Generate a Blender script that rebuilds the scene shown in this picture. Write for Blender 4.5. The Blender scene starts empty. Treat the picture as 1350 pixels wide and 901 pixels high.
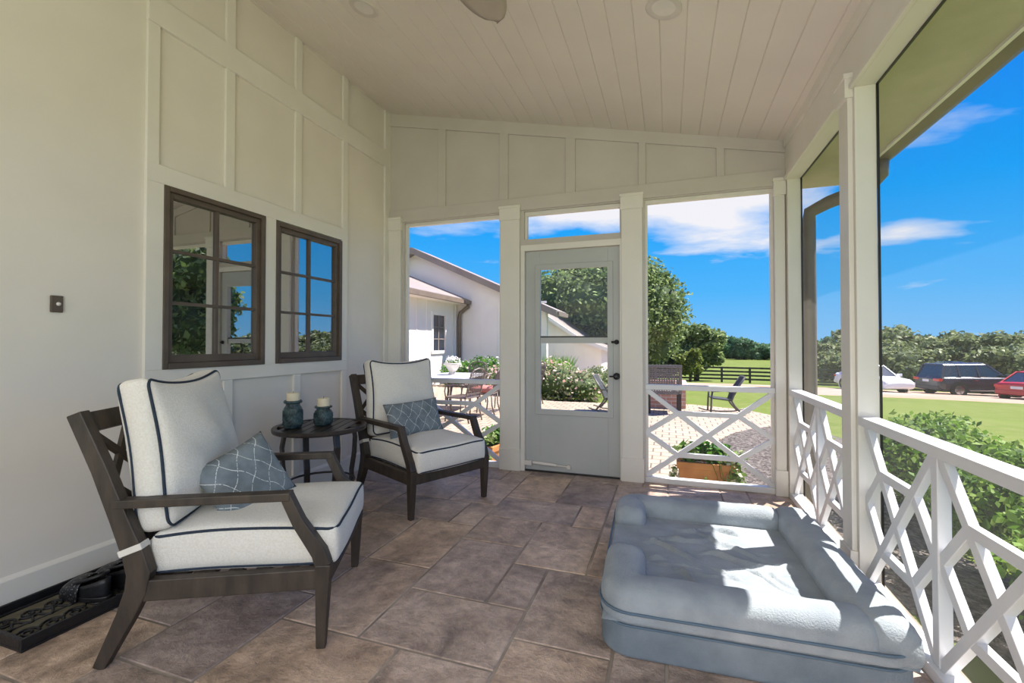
import bpy, bmesh, math, random
import numpy as np
from mathutils import Vector, Matrix
random.seed(7); rng = np.random.default_rng(7)
C = bpy.context.scene.collection
R = math.radians

# ------------------------------------------------------------------ materials
def new_mat(name):
    m = bpy.data.materials.new(name); m.use_nodes = True
    nt = m.node_tree; nt.nodes.clear()
    out = nt.nodes.new('ShaderNodeOutputMaterial')
    return m, nt, nt.nodes, nt.links, out

def srgb(r, g, b):
    f = lambda c: (c/255/12.92) if c/255 <= .04045 else ((c/255+.055)/1.055)**2.4
    return (f(r), f(g), f(b), 1)

def mul(c, k): return (min(1, c[0]*k), min(1, c[1]*k), min(1, c[2]*k), 1)

def mat(name, c1, c2=None, rough=.6, scale=8, bump=0, bscale=60, metal=0, detail=4, spec=.5, stretch=None, sheen=0):
    m, nt, N, L, out = new_mat(name)
    b = N.new('ShaderNodeBsdfPrincipled'); L.new(b.outputs[0], out.inputs[0])
    b.inputs['Roughness'].default_value = rough; b.inputs['Metallic'].default_value = metal
    b.inputs['Specular IOR Level'].default_value = spec
    if sheen:
        b.inputs['Sheen Weight'].default_value = sheen
    tc = N.new('ShaderNodeTexCoord'); src = tc.outputs['Object']
    if stretch:
        mp = N.new('ShaderNodeMapping'); mp.inputs['Scale'].default_value = stretch
        L.new(src, mp.inputs['Vector']); src = mp.outputs[0]
    if c2 is None: c2 = mul(c1, .92)
    n = N.new('ShaderNodeTexNoise'); n.inputs['Scale'].default_value = scale; n.inputs['Detail'].default_value = detail
    L.new(src, n.inputs['Vector'])
    r = N.new('ShaderNodeValToRGB'); r.color_ramp.elements[0].position = .35; r.color_ramp.elements[1].position = .65
    r.color_ramp.elements[0].color = c1; r.color_ramp.elements[1].color = c2
    L.new(n.outputs['Fac'], r.inputs['Fac']); L.new(r.outputs[0], b.inputs['Base Color'])
    if bump:
        n2 = N.new('ShaderNodeTexNoise'); n2.inputs['Scale'].default_value = bscale; n2.inputs['Detail'].default_value = 5
        L.new(src, n2.inputs['Vector'])
        bp = N.new('ShaderNodeBump'); bp.inputs['Strength'].default_value = bump; bp.inputs['Distance'].default_value = .01
        L.new(n2.outputs['Fac'], bp.inputs['Height']); L.new(bp.outputs[0], b.inputs['Normal'])
    return m

def leaf_mat(name, dark, mid, light, trans=.35, white=None):
    m, nt, N, L, out = new_mat(name)
    g = N.new('ShaderNodeNewGeometry')
    r = N.new('ShaderNodeValToRGB'); e = r.color_ramp.elements
    e[0].color = dark; e[0].position = 0; e[1].color = light; e[1].position = 1
    k = r.color_ramp.elements.new(.5); k.color = mid
    if white:
        k = r.color_ramp.elements.new(.78); k.color = light; e[-1].color = white
    L.new(g.outputs['Random Per Island'], r.inputs['Fac'])
    d = N.new('ShaderNodeBsdfPrincipled'); d.inputs['Roughness'].default_value = .55; d.inputs['Specular IOR Level'].default_value = .25
    t = N.new('ShaderNodeBsdfTranslucent'); mx = N.new('ShaderNodeMixShader'); mx.inputs[0].default_value = trans
    L.new(r.outputs[0], d.inputs['Base Color']); L.new(r.outputs[0], t.inputs['Color'])
    L.new(d.outputs[0], mx.inputs[1]); L.new(t.outputs[0], mx.inputs[2]); L.new(mx.outputs[0], out.inputs[0])
    return m

M = {}
M['wall'] = mat('painted siding', srgb(229,222,212), srgb(224,217,207), .65, 2.5, .05, 30)
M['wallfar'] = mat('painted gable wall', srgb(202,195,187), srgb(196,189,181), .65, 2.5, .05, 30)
M['trim'] = mat('painted trim', srgb(230,225,216), srgb(225,220,210), .5, 3)
M['rail'] = mat('white railing paint', srgb(229,229,229), srgb(221,221,223), .45, 5)
M['ceil'] = mat('ceiling boards', srgb(226,217,207), srgb(221,212,202), .6, 2)
M['winframe'] = mat('bronze window frame', srgb(98,84,72), srgb(84,72,62), .45, 6)
M['door'] = mat('grey door paint', srgb(184,186,183), srgb(178,180,178), .45, 3)
M['black'] = mat('black metal', srgb(26,25,25), srgb(36,34,33), .4, 20)
M['rubber'] = mat('black rubber', srgb(17,17,20), srgb(25,25,28), .45, 30, .2, 90)
M['wood'] = mat('weathered brown wood', srgb(70,59,49), srgb(48,40,33), .5, 18, .25, 60, stretch=(1, 1, .25))
M['tablemetal'] = mat('dark brushed metal', srgb(62,54,50), srgb(48,41,38), .32, 14)
M['fabric'] = mat('oatmeal linen', srgb(247,243,235), srgb(237,231,219), .9, 140, .6, 420, sheen=.2)
M['piping'] = mat('navy piping', srgb(40,54,70), srgb(32,44,60), .8, 60)
M['tie'] = mat('white tie', srgb(225,220,210), None, .85)
M['candle'] = mat('ivory wax', srgb(240,228,200), srgb(232,216,186), .5, 6)
M['bedv'] = mat('grey blue velour', srgb(159,167,173), srgb(138,147,155), .92, 7, .35, 160, sheen=.15)
M['bedbase'] = mat('grey blue woven base', srgb(124,136,146), srgb(110,122,132), .9, 10, .3, 200)
M['bedpipe'] = mat('blue cord', srgb(92,112,130), None, .8)
M['fan'] = mat('fan blade', srgb(176,164,150), srgb(168,156,142), .6, 5)
M['lightring'] = mat('light trim ring', srgb(212,204,194), None, .5)
M['lightlens'] = mat('frosted lens', srgb(226,220,212), None, .5)
M['gutter'] = mat('tan brown gutter', srgb(128,112,98), srgb(116,100,88), .5, 5)
M['soffit'] = mat('olive tan soffit', srgb(196,190,162), srgb(186,180,150), .7, 5, .3, 200)
M['roof'] = mat('metal roof', srgb(155,143,137), srgb(143,131,126), .5, 3)
M['housewall'] = mat('white board siding', srgb(248,240,236), srgb(244,234,231), .6, 1.5)
M['housetrim'] = mat('grey fascia', srgb(150,136,126), srgb(138,124,116), .6, 2)
M['fence'] = mat('black fence boards', srgb(34,38,34), srgb(44,48,44), .7, 6)
M['bark'] = mat('bark', srgb(92,80,66), srgb(62,54,46), .9, 5, .6, 20)
M['terracotta'] = mat('terracotta clay', srgb(186,132,76), srgb(163,107,58), .8, 5, .2, 50)
M['soil'] = mat('potting soil', srgb(60,48,38), srgb(42,34,28), .95, 20)
M['stonepot'] = mat('pale stone urn', srgb(222,214,200), srgb(206,198,186), .8, 12)
M['castmetal'] = mat('cast bronze metal', srgb(112,98,92), srgb(92,80,76), .45, 20)
M['tabletop'] = mat('pale table top', srgb(216,214,216), srgb(196,194,198), .5, 8)
M['wicker'] = mat('grey woven resin', srgb(136,131,131), srgb(85,80,80), .6, 60)
M['dkwicker'] = mat('dark woven resin', srgb(62,54,50), srgb(44,38,36), .6, 60)
M['sling'] = mat('dark sling fabric', srgb(52,54,60), srgb(45,47,52), .8, 30)
M['slingmetal'] = mat('grey bronze tube', srgb(92,88,86), srgb(80,76,74), .4, 20)
M['redc'] = mat('red cushion', srgb(190,120,110), None, .9)
M['chrome'] = mat('chrome', srgb(200,200,205), None, .2, metal=1)
M['tyre'] = mat('tyre', srgb(30,30,32), None, .8)
M['carglass'] = mat('dark car glass', srgb(40,48,60), srgb(34,42,54), .08, 2, spec=1)
M['plate'] = mat('licence plate', srgb(225,225,225), None, .5)
M['taillight'] = mat('tail light', srgb(200,60,50), None, .25)
M['headlight'] = mat('head light', srgb(225,230,235), None, .2)
for k, c, c2 in (('carwhite', (238,240,244), (230,232,238)), ('cardark', (58,54,64), (50,47,56)), ('carred', (188,34,44), (176,28,38))):
    M[k] = mat('car paint '+k, srgb(*c), srgb(*c2), .25, 1, spec=.8)
M['jar'] = mat('teal glaze', srgb(78,100,102), srgb(38,54,58), .25, 22, .9, 70)
M['leaf'] = leaf_mat('oak leaves', srgb(68,90,47), srgb(115,138,77), srgb(169,185,123))
M['leaf2'] = leaf_mat('scrub leaves', srgb(77,89,56), srgb(113,127,81), srgb(155,163,112))
M['leaf3'] = leaf_mat('distant leaves', srgb(66,99,68), srgb(90,127,85), srgb(119,149,107))
M['leaf4'] = leaf_mat('yellow green leaves', srgb(78,95,34), srgb(112,129,54), srgb(151,162,82))
M['hedge'] = leaf_mat('hedge leaves', srgb(62,98,27), srgb(101,139,46), srgb(149,173,84))
M['plantleaf'] = leaf_mat('bright leaves', srgb(36,82,23), srgb(72,127,36), srgb(123,167,69))
M['ivy'] = leaf_mat('variegated ivy', srgb(76,108,47), srgb(136,163,87), srgb(193,201,154), white=srgb(221,219,203))
M['rose'] = leaf_mat('rose leaves', srgb(85,104,62), srgb(129,145,93), srgb(182,186,139), white=srgb(224,198,194))
M['reed'] = leaf_mat('tall grass', srgb(81,132,32), srgb(114,163,49), srgb(156,190,79))
M['pink'] = leaf_mat('pink petals', srgb(232,170,170), srgb(242,200,196), srgb(250,228,220))
M['whitefl'] = leaf_mat('white petals', srgb(240,236,228), srgb(248,246,240), srgb(255,252,246))

def ground_mat(name, c1, c2, c3, sc1, sc2, bump=.3):
    m, nt, N, L, out = new_mat(name)
    b = N.new('ShaderNodeBsdfPrincipled'); b.inputs['Roughness'].default_value = .95; b.inputs['Specular IOR Level'].default_value = .1
    L.new(b.outputs[0], out.inputs[0])
    tc = N.new('ShaderNodeTexCoord')
    a = N.new('ShaderNodeTexNoise'); a.inputs['Scale'].default_value = sc1; a.inputs['Detail'].default_value = 6
    d = N.new('ShaderNodeTexNoise'); d.inputs['Scale'].default_value = sc2; d.inputs['Detail'].default_value = 4
    L.new(tc.outputs['Object'], a.inputs['Vector']); L.new(tc.outputs['Object'], d.inputs['Vector'])
    r = N.new('ShaderNodeValToRGB'); r.color_ramp.elements[0].position = .3; r.color_ramp.elements[1].position = .7
    r.color_ramp.elements[0].color = c1; r.color_ramp.elements[1].color = c2
    r2 = N.new('ShaderNodeValToRGB'); r2.color_ramp.elements[0].position = .45; r2.color_ramp.elements[1].position = .75
    r2.color_ramp.elements[0].color = (0,0,0,1); r2.color_ramp.elements[1].color = (1,1,1,1)
    L.new(a.outputs['Fac'], r.inputs[0]); L.new(d.outputs['Fac'], r2.inputs[0])
    mx = N.new('ShaderNodeMix'); mx.data_type = 'RGBA'
    L.new(r2.outputs[0], mx.inputs[0]); L.new(r.outputs[0], mx.inputs[6]); mx.inputs[7].default_value = c3
    L.new(mx.outputs[2], b.inputs['Base Color'])
    bp = N.new('ShaderNodeBump'); bp.inputs['Strength'].default_value = bump; bp.inputs['Distance'].default_value = .05
    L.new(d.outputs['Fac'], bp.inputs['Height']); L.new(bp.outputs[0], b.inputs['Normal'])
    return m
M['lawn'] = ground_mat('lawn grass', srgb(91,106,42), srgb(108,121,57), srgb(115,121,68), .25, 3)
M['gravel'] = ground_mat('gravel drive', srgb(171,157,148), srgb(160,137,121), srgb(173,132,98), .35, .18)
M['mulch'] = ground_mat('grey bark mulch', srgb(117,109,103), srgb(65,59,56), srgb(146,137,129), 14, 24, .9)

def paver_mat():
    m, nt, N, L, out = new_mat('patio pavers')
    b = N.new('ShaderNodeBsdfPrincipled'); b.inputs['Roughness'].default_value = .85; L.new(b.outputs[0], out.inputs[0])
    tc = N.new('ShaderNodeTexCoord')
    br = N.new('ShaderNodeTexBrick'); br.inputs['Scale'].default_value = 1
    br.inputs['Brick Width'].default_value = .2; br.inputs['Row Height'].default_value = .2; br.inputs['Mortar Size'].default_value = .010
    br.inputs['Color1'].default_value = srgb(180,164,144); br.inputs['Color2'].default_value = srgb(168,152,134); br.inputs['Mortar'].default_value = srgb(112,98,86)
    L.new(tc.outputs['Object'], br.inputs['Vector'])
    n = N.new('ShaderNodeTexNoise'); n.inputs['Scale'].default_value = 1.2; L.new(tc.outputs['Object'], n.inputs['Vector'])
    mx = N.new('ShaderNodeMix'); mx.data_type = 'RGBA'; mx.blend_type = 'MULTIPLY'; mx.inputs[0].default_value = .35
    r = N.new('ShaderNodeValToRGB'); r.color_ramp.elements[0].color = srgb(206,190,176); r.color_ramp.elements[1].color = (1,1,1,1)
    L.new(n.outputs['Fac'], r.inputs[0]); L.new(br.outputs['Color'], mx.inputs[6]); L.new(r.outputs[0], mx.inputs[7])
    L.new(mx.outputs[2], b.inputs['Base Color'])
    return m
M['paver'] = paver_mat()

def brick_mat():
    m, nt, N, L, out = new_mat('pale red brick')
    b = N.new('ShaderNodeBsdfPrincipled'); b.inputs['Roughness'].default_value = .9; L.new(b.outputs[0], out.inputs[0])
    tc = N.new('ShaderNodeTexCoord'); mp = N.new('ShaderNodeMapping'); mp.inputs['Rotation'].default_value = (R(90), 0, 0)
    L.new(tc.outputs['Object'], mp.inputs[0])
    br = N.new('ShaderNodeTexBrick'); br.inputs['Scale'].default_value = 1
    br.inputs['Brick Width'].default_value = .22; br.inputs['Row Height'].default_value = .08; br.inputs['Mortar Size'].default_value = .008
    br.inputs['Color1'].default_value = srgb(214,166,146); br.inputs['Color2'].default_value = srgb(196,146,126); br.inputs['Mortar'].default_value = srgb(216,206,196)
    L.new(mp.outputs[0], br.inputs['Vector']); L.new(br.outputs['Color'], b.inputs['Base Color'])
    return m
M['brick'] = brick_mat()

def tile_mat():
    m, nt, N, L, out = new_mat('slate look floor tile')
    b = N.new('ShaderNodeBsdfPrincipled'); L.new(b.outputs[0], out.inputs[0])
    tc = N.new('ShaderNodeTexCoord'); at = N.new('ShaderNodeAttribute'); at.attribute_name = 'tone'
    ad = N.new('ShaderNodeVectorMath'); ad.operation = 'MULTIPLY_ADD'; L.new(at.outputs['Color'], ad.inputs[0]); ad.inputs[1].default_value = (9,5,7); L.new(tc.outputs['Object'], ad.inputs[2])
    n1 = N.new('ShaderNodeTexNoise'); n1.inputs['Scale'].default_value = 3.2; n1.inputs['Detail'].default_value = 8; n1.inputs['Roughness'].default_value = .65; n1.inputs['Distortion'].default_value = .6
    n2 = N.new('ShaderNodeTexNoise'); n2.inputs['Scale'].default_value = 16; n2.inputs['Detail'].default_value = 8; n2.inputs['Roughness'].default_value = .7
    L.new(ad.outputs[0], n1.inputs[0]); L.new(ad.outputs[0], n2.inputs[0])
    r = N.new('ShaderNodeValToRGB'); e = r.color_ramp.elements
    e[0].position = .3; e[0].color = srgb(152,141,132); e[1].position = .72; e[1].color = srgb(248,234,220)
    k = e.new(.5); k.color = srgb(214,198,185)
    L.new(n1.outputs['Fac'], r.inputs[0])
    r2 = N.new('ShaderNodeValToRGB'); r2.color_ramp.elements[0].position = .32; r2.color_ramp.elements[0].color = srgb(150,140,134); r2.color_ramp.elements[1].position = .6; r2.color_ramp.elements[1].color = (1,1,1,1)
    L.new(n2.outputs['Fac'], r2.inputs[0])
    mx = N.new('ShaderNodeMix'); mx.data_type = 'RGBA'; mx.blend_type = 'MULTIPLY'; mx.inputs[0].default_value = .6
    L.new(r.outputs[0], mx.inputs[6]); L.new(r2.outputs[0], mx.inputs[7])
    sx = N.new('ShaderNodeSeparateColor'); L.new(at.outputs['Color'], sx.inputs[0])
    rt = N.new('ShaderNodeValToRGB'); e = rt.color_ramp.elements
    e[0].color = srgb(214,206,208); e[1].color = srgb(255,238,220); k = e.new(.5); k.color = srgb(244,234,228)
    L.new(sx.outputs[0], rt.inputs[0])
    m2 = N.new('ShaderNodeMix'); m2.data_type = 'RGBA'; m2.blend_type = 'MULTIPLY'; m2.inputs[0].default_value = 1
    L.new(mx.outputs[2], m2.inputs[6]); L.new(rt.outputs[0], m2.inputs[7]); L.new(m2.outputs[2], b.inputs['Base Color'])
    rr = N.new('ShaderNodeMapRange'); rr.inputs['To Min'].default_value = .28; rr.inputs['To Max'].default_value = .5; L.new(n2.outputs['Fac'], rr.inputs[0]); L.new(rr.outputs[0], b.inputs['Roughness'])
    mm = N.new('ShaderNodeMath'); mm.operation = 'ADD'; L.new(n1.outputs['Fac'], mm.inputs[0]); L.new(n2.outputs['Fac'], mm.inputs[1])
    bp = N.new('ShaderNodeBump'); bp.inputs['Strength'].default_value = 1.0; bp.inputs['Distance'].default_value = .016
    L.new(mm.outputs[0], bp.inputs['Height']); L.new(bp.outputs[0], b.inputs['Normal'])
    return m
M['tile'] = tile_mat()
M['grout'] = mat('grout', srgb(176,164,150), srgb(120,108,98), .9, 3)

def trellis_mat():
    m, nt, N, L, out = new_mat('blue grey trellis fabric')
    b = N.new('ShaderNodeBsdfPrincipled'); b.inputs['Roughness'].default_value = .9; L.new(b.outputs[0], out.inputs[0])
    tc = N.new('ShaderNodeTexCoord'); sp = N.new('ShaderNodeSeparateXYZ'); L.new(tc.outputs['Object'], sp.inputs[0])
    def math_(op, a, bb=None, c=None):
        n = N.new('ShaderNodeMath'); n.operation = op
        for i, v in enumerate((a, bb, c)):
            if v is None: continue
            if isinstance(v, (int, float)): n.inputs[i].default_value = v
            else: L.new(v, n.inputs[i])
        return n.outputs[0]
    u = math_('MULTIPLY', sp.outputs[0], 11.0); v = math_('MULTIPLY', sp.outputs[1], 8.5)
    wob = math_('MULTIPLY', math_('SINE', math_('MULTIPLY', u, 6.283)), .07)
    v = math_('ADD', v, wob)
    lines = []
    for s in (1, -1):
        w = math_('ADD', u, math_('MULTIPLY', v, s))
        f = math_('ABSOLUTE', math_('SUBTRACT', math_('FRACT', w), .5))
        for lo, hi in ((.482, .5),):
            lines.append(math_('GREATER_THAN', f, lo))
    l = math_('MAXIMUM', lines[0], lines[1])
    dash = N.new('ShaderNodeTexNoise'); dash.inputs['Scale'].default_value = 130; L.new(tc.outputs['Object'], dash.inputs[0])
    l = math_('MULTIPLY', l, math_('GREATER_THAN', dash.outputs['Fac'], .42))
    nz = N.new('ShaderNodeTexNoise'); nz.inputs['Scale'].default_value = 12; nz.inputs['Detail'].default_value = 5; L.new(tc.outputs['Object'], nz.inputs[0])
    r = N.new('ShaderNodeValToRGB'); r.color_ramp.elements[0].position = .35; r.color_ramp.elements[1].position = .65
    r.color_ramp.elements[0].color = srgb(104,114,120); r.color_ramp.elements[1].color = srgb(128,138,144); L.new(nz.outputs['Fac'], r.inputs[0])
    mx = N.new('ShaderNodeMix'); mx.data_type = 'RGBA'; L.new(l, mx.inputs[0]); L.new(r.outputs[0], mx.inputs[6]); mx.inputs[7].default_value = srgb(216,220,220)
    L.new(mx.outputs[2], b.inputs['Base Color'])
    n2 = N.new('ShaderNodeTexNoise'); n2.inputs['Scale'].default_value = 300; L.new(tc.outputs['Object'], n2.inputs[0])
    bp = N.new('ShaderNodeBump'); bp.inputs['Strength'].default_value = .4; bp.inputs['Distance'].default_value = .005
    L.new(n2.outputs['Fac'], bp.inputs['Height']); L.new(bp.outputs[0], b.inputs['Normal'])
    return m
M['trellis'] = trellis_mat()

def screen_mat(name, k, col):
    m, nt, N, L, out = new_mat(name)
    t = N.new('ShaderNodeBsdfTransparent'); d0 = N.new('ShaderNodeBsdfDiffuse'); d0.inputs[0].default_value = col
    tl = N.new('ShaderNodeBsdfTranslucent'); tl.inputs[0].default_value = col; d = N.new('ShaderNodeAddShader'); L.new(d0.outputs[0], d.inputs[0]); L.new(tl.outputs[0], d.inputs[1])
    # woven wires close up as the mesh is seen more edge on
    ge = N.new('ShaderNodeNewGeometry'); dt = N.new('ShaderNodeVectorMath'); dt.operation = 'DOT_PRODUCT'; L.new(ge.outputs['Normal'], dt.inputs[0]); L.new(ge.outputs['Incoming'], dt.inputs[1])
    def mt(op, a, b):
        n = N.new('ShaderNodeMath'); n.operation = op
        for i, v in enumerate((a, b)):
            if isinstance(v, (int, float)): n.inputs[i].default_value = v
            else: L.new(v, n.inputs[i])
        return n.outputs[0]
    c = mt('MAXIMUM', mt('ABSOLUTE', dt.outputs['Value'], 0), .15)
    mx = N.new('ShaderNodeMixShader'); L.new(mt('SUBTRACT', 1, mt('POWER', 1-k, mt('DIVIDE', 1, c))), mx.inputs[0])
    L.new(t.outputs[0], mx.inputs[1]); L.new(d.outputs[0], mx.inputs[2]); L.new(mx.outputs[0], out.inputs[0])
    return m
M['screen'] = screen_mat('insect screen mesh', .035, srgb(120,120,118))
M['screen_side'] = screen_mat('side insect screen mesh', .045, srgb(122,122,114))
def glass_mat(name, refl, col, tint):
    m, nt, N, L, out = new_mat(name)
    t = N.new('ShaderNodeBsdfTransparent'); t.inputs[0].default_value = tint
    g = N.new('ShaderNodeBsdfGlossy'); g.inputs['Roughness'].default_value = .0; g.inputs[0].default_value = col
    mx = N.new('ShaderNodeMixShader'); mx.inputs[0].default_value = refl
    L.new(t.outputs[0], mx.inputs[1]); L.new(g.outputs[0], mx.inputs[2]); L.new(mx.outputs[0], out.inputs[0])
    return m
M['doorglass'] = glass_mat('clear door glass', .012, (1,1,1,1), (.97,.98,.97,1))
M['winglass'] = glass_mat('reflective window glass', .46, (.9,.92,.95,1), (.75,.72,.65,1))
M['interior'] = mat('dim room behind glass', srgb(120,106,80), srgb(92,80,60), .9, 2)

# ------------------------------------------------------------------ mesh building
class MB:
    def __init__(self): self.v = []; self.f = []; self.mi = []
    def add(self, vs, fs, mi=0):
        o = len(self.v); self.v += [tuple(p) for p in vs]; self.f += [tuple(i+o for i in f) for f in fs]; self.mi += [mi]*len(fs)
        return self
    def box(self, x0, x1, y0, y1, z0, z1, mi=0):
        return self.add([(x0,y0,z0),(x1,y0,z0),(x1,y1,z0),(x0,y1,z0),(x0,y0,z1),(x1,y0,z1),(x1,y1,z1),(x0,y1,z1)],
            [(3,2,1,0),(4,5,6,7),(0,1,5,4),(1,2,6,5),(2,3,7,6),(3,0,4,7)], mi)
    def hexa(self, b, t):   # 4 bottom + 4 top points
        return self.add(list(b)+list(t), [(3,2,1,0),(4,5,6,7),(0,1,5,4),(1,2,6,5),(2,3,7,6),(3,0,4,7)])
    def bar(self, p, q, w, t, nrm):   # w across (in plane), t along nrm
        p = Vector(p); q = Vector(q); d = (q-p).normalized(); n = Vector(nrm).normalized(); s = d.cross(n).normalized(); n = s.cross(d).normalized()
        a = [p+s*i*w/2+n*j*t/2 for i, j in ((-1,-1),(1,-1),(1,1),(-1,1))]; b = [x+(q-p) for x in a]
        return self.hexa(a, b)
    def sweep(self, pts, wid, thk, side):   # rectangular section, width along a fixed side axis
        pts = [Vector(p) for p in pts]; n = len(pts); s = Vector(side).normalized()
        rings = []
        for i in range(n):
            d = (pts[min(i+1,n-1)]-pts[max(i-1,0)]).normalized(); u = s.cross(d).normalized()
            w = wid[i] if hasattr(wid,'__len__') else wid; t = thk[i] if hasattr(thk,'__len__') else thk
            rings.append([pts[i]+s*a*w/2+u*b*t/2 for a, b in ((-1,-1),(1,-1),(1,1),(-1,1))])
        vs = [p for r in rings for p in r]; fs = [(3,2,1,0), tuple(range(4*n-4, 4*n))]
        for i in range(n-1):
            for k in range(4):
                fs.append((4*i+k, 4*i+(k+1)%4, 4*i+4+(k+1)%4, 4*i+4+k))
        return self.add(vs, fs)
    def tube(self, pts, r, n=8, closed=False):
        pts = [Vector(p) for p in pts]; m = len(pts); vs = []; up = None
        for i in range(m):
            a = pts[(i-1) % m] if closed else pts[max(i-1,0)]; b = pts[(i+1) % m] if closed else pts[min(i+1,m-1)]
            d = (b-a).normalized()
            if up is None: up = Vector((0,0,1)) if abs(d.z) < .9 else Vector((1,0,0))
            s = d.cross(up).normalized(); up = s.cross(d).normalized()
            rr = r[i] if hasattr(r,'__len__') else r
            for k in range(n):
                t = 2*math.pi*k/n; vs.append(pts[i]+s*math.cos(t)*rr+up*math.sin(t)*rr)
        fs = []
        for i in range(m if closed else m-1):
            j = (i+1) % m
            for k in range(n): fs.append((i*n+k, i*n+(k+1)%n, j*n+(k+1)%n, j*n+k))
        if not closed: fs += [tuple(range(n-1,-1,-1)), tuple(range((m-1)*n, m*n))]
        return self.add(vs, fs)
    def lathe(self, prof, n=28, c=(0,0,0), axis='z'):
        vs = []; m = len(prof)
        for r, z in prof:
            for k in range(n):
                t = 2*math.pi*k/n; p = (r*math.cos(t), r*math.sin(t), z)
                if axis == 'y': p = (p[0], z, p[1])
                if axis == 'x': p = (z, p[0], p[1])
                vs.append((p[0]+c[0], p[1]+c[1], p[2]+c[2]))
        fs = [(i*n+k, i*n+(k+1)%n, (i+1)*n+(k+1)%n, (i+1)*n+k) for i in range(m-1) for k in range(n)]
        fs += [tuple(range(n-1,-1,-1)), tuple(range((m-1)*n, m*n))]
        return self.add(vs, fs)
    def prism(self, poly, a0, a1, axis):   # polygon extruded along axis
        def P(u, v, a): return {'x': (a,u,v), 'y': (u,a,v), 'z': (u,v,a)}[axis]
        n = len(poly); vs = [P(u,v,a0) for u, v in poly]+[P(u,v,a1) for u, v in poly]
        return self.add(vs, [tuple(range(n-1,-1,-1)), tuple(range(n,2*n))]+[(i,(i+1)%n,n+(i+1)%n,n+i) for i in range(n)])
    def grid(self, fn, nu, nv, flip=False):
        vs = [fn(i/nu, j/nv) for j in range(nv+1) for i in range(nu+1)]
        fs = [(j*(nu+1)+i, j*(nu+1)+i+1, (j+1)*(nu+1)+i+1, (j+1)*(nu+1)+i) for j in range(nv) for i in range(nu)]
        return self.add(vs, [f[::-1] for f in fs] if flip else fs)
    def mesh(self, name):
        me = bpy.data.meshes.new(name); me.from_pydata(self.v, [], self.f)
        return me
    def build(self, name, m, parent=None, smooth=False, bevel=0, seg=2, subsurf=0, fix=True):
        me = self.mesh(name)
        for mm in (m if isinstance(m, (list, tuple)) else [m]): me.materials.append(mm)
        if any(self.mi): me.polygons.foreach_set('material_index', self.mi)
        if fix:
            bm = bmesh.new(); bm.from_mesh(me); bmesh.ops.recalc_face_normals(bm, faces=bm.faces); bm.to_mesh(me); bm.free()
        if smooth: me.polygons.foreach_set('use_smooth', [True]*len(me.polygons))
        o = bpy.data.objects.new(name, me); C.objects.link(o)
        if parent: o.parent = parent
        if subsurf:
            s = o.modifiers.new('s', 'SUBSURF'); s.levels = subsurf; s.render_levels = subsurf
        if bevel:
            b = o.modifiers.new('b', 'BEVEL'); b.width = bevel; b.segments = seg; b.limit_method = 'ANGLE'; b.angle_limit = R(40)
        return o

def tag(o, label, cat, group=None, kind=None):
    o['label'] = label; o['category'] = cat
    if group: o['group'] = group
    if kind: o['kind'] = kind
    return o
def thing(name, label, cat, loc=(0,0,0), rotz=0, group=None):
    o = bpy.data.objects.new(name, None); C.objects.link(o); o.empty_display_size = .1
    o.location = loc; o.rotation_euler = (0,0,rotz)
    return tag(o, label, cat, group)
def struct(o, label=None, cat=None):
    o['kind'] = 'structure'
    if label: o['label'] = label; o['category'] = cat
    return o
def dup(root, loc=None, rotz=None, label=None, group=None, scale=None):
    r = root.copy(); C.objects.link(r)
    if loc is not None: r.location = loc
    if rotz is not None: r.rotation_euler = (0,0,rotz)
    if scale is not None: r.scale = scale
    if label: r['label'] = label
    if group: r['group'] = group
    def kids(a, b):
        for ch in list(a.children):
            c = ch.copy(); C.objects.link(c); c.parent = b; kids(ch, c)
    kids(root, r)
    return r

# ------------------------------------------------------------------ room shell
XL, XR, YF, YB = -2.76, .87, 4.06, -1.6
XO = .97                                         # outside face of the screened side
CL = lambda x: 3.585-.2245*(x-XL)                # ceiling height across the room

def make_floor():
    mb = MB(); mb.box(XL-.1, XO+.03, YB, 4.16, -.1, -.004, 1)
    u = .197; x0, y0 = XL-.01, YB; nx = int((XO-x0)/u)+2; ny = int((4.14-y0)/u)+2
    used = [[False]*ny for _ in range(nx)]; tones = []
    rr = random.Random(11)
    for j in range(ny):
        for i in range(nx):
            if used[i][j]: continue
            opts = [(2,3),(3,2),(2,2),(2,1),(1,2),(1,1),(2,2)]; rr.shuffle(opts)
            opts = sorted(opts, key=lambda o: -o[0]*o[1]*rr.uniform(.45,1))+[(1,1)]
            for a, b in opts:
                if i+a <= nx and j+b <= ny and not any(used[i+p][j+q] for p in range(a) for q in range(b)):
                    for p in range(a):
                        for q in range(b): used[i+p][j+q] = True
                    g = .0045; e = .004
                    X0, X1, Y0, Y1 = x0+i*u+g, min(x0+(i+a)*u-g, XO+.02), y0+j*u+g, min(y0+(j+b)*u-g, 4.15)
                    if X1-X0 < .02 or Y1-Y0 < .02: break
                    mb.hexa([(X0,Y0,-.006),(X1,Y0,-.006),(X1,Y1,-.006),(X0,Y1,-.006)], [(X0+e,Y0+e,0),(X1-e,Y0+e,0),(X1-e,Y1-e,0),(X0+e,Y1-e,0)])
                    tones += [rr.random()]*6
                    break
    me_o = mb.build('floor', [M['tile'], M['grout']], fix=False)
    me = me_o.data
    ca = me.color_attributes.new('tone', 'FLOAT_COLOR', 'CORNER')
    vals = []
    allt = [.5]*6+tones
    for p, t in zip(me.polygons, allt):
        for _ in range(p.loop_total): vals += [t, (t*7.3) % 1, (t*3.7) % 1, 1]
    ca.data.foreach_set('color', vals)
    return struct(me_o, 'brown slate-look tile floor in mixed rectangles', 'floor')
make_floor()

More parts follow.
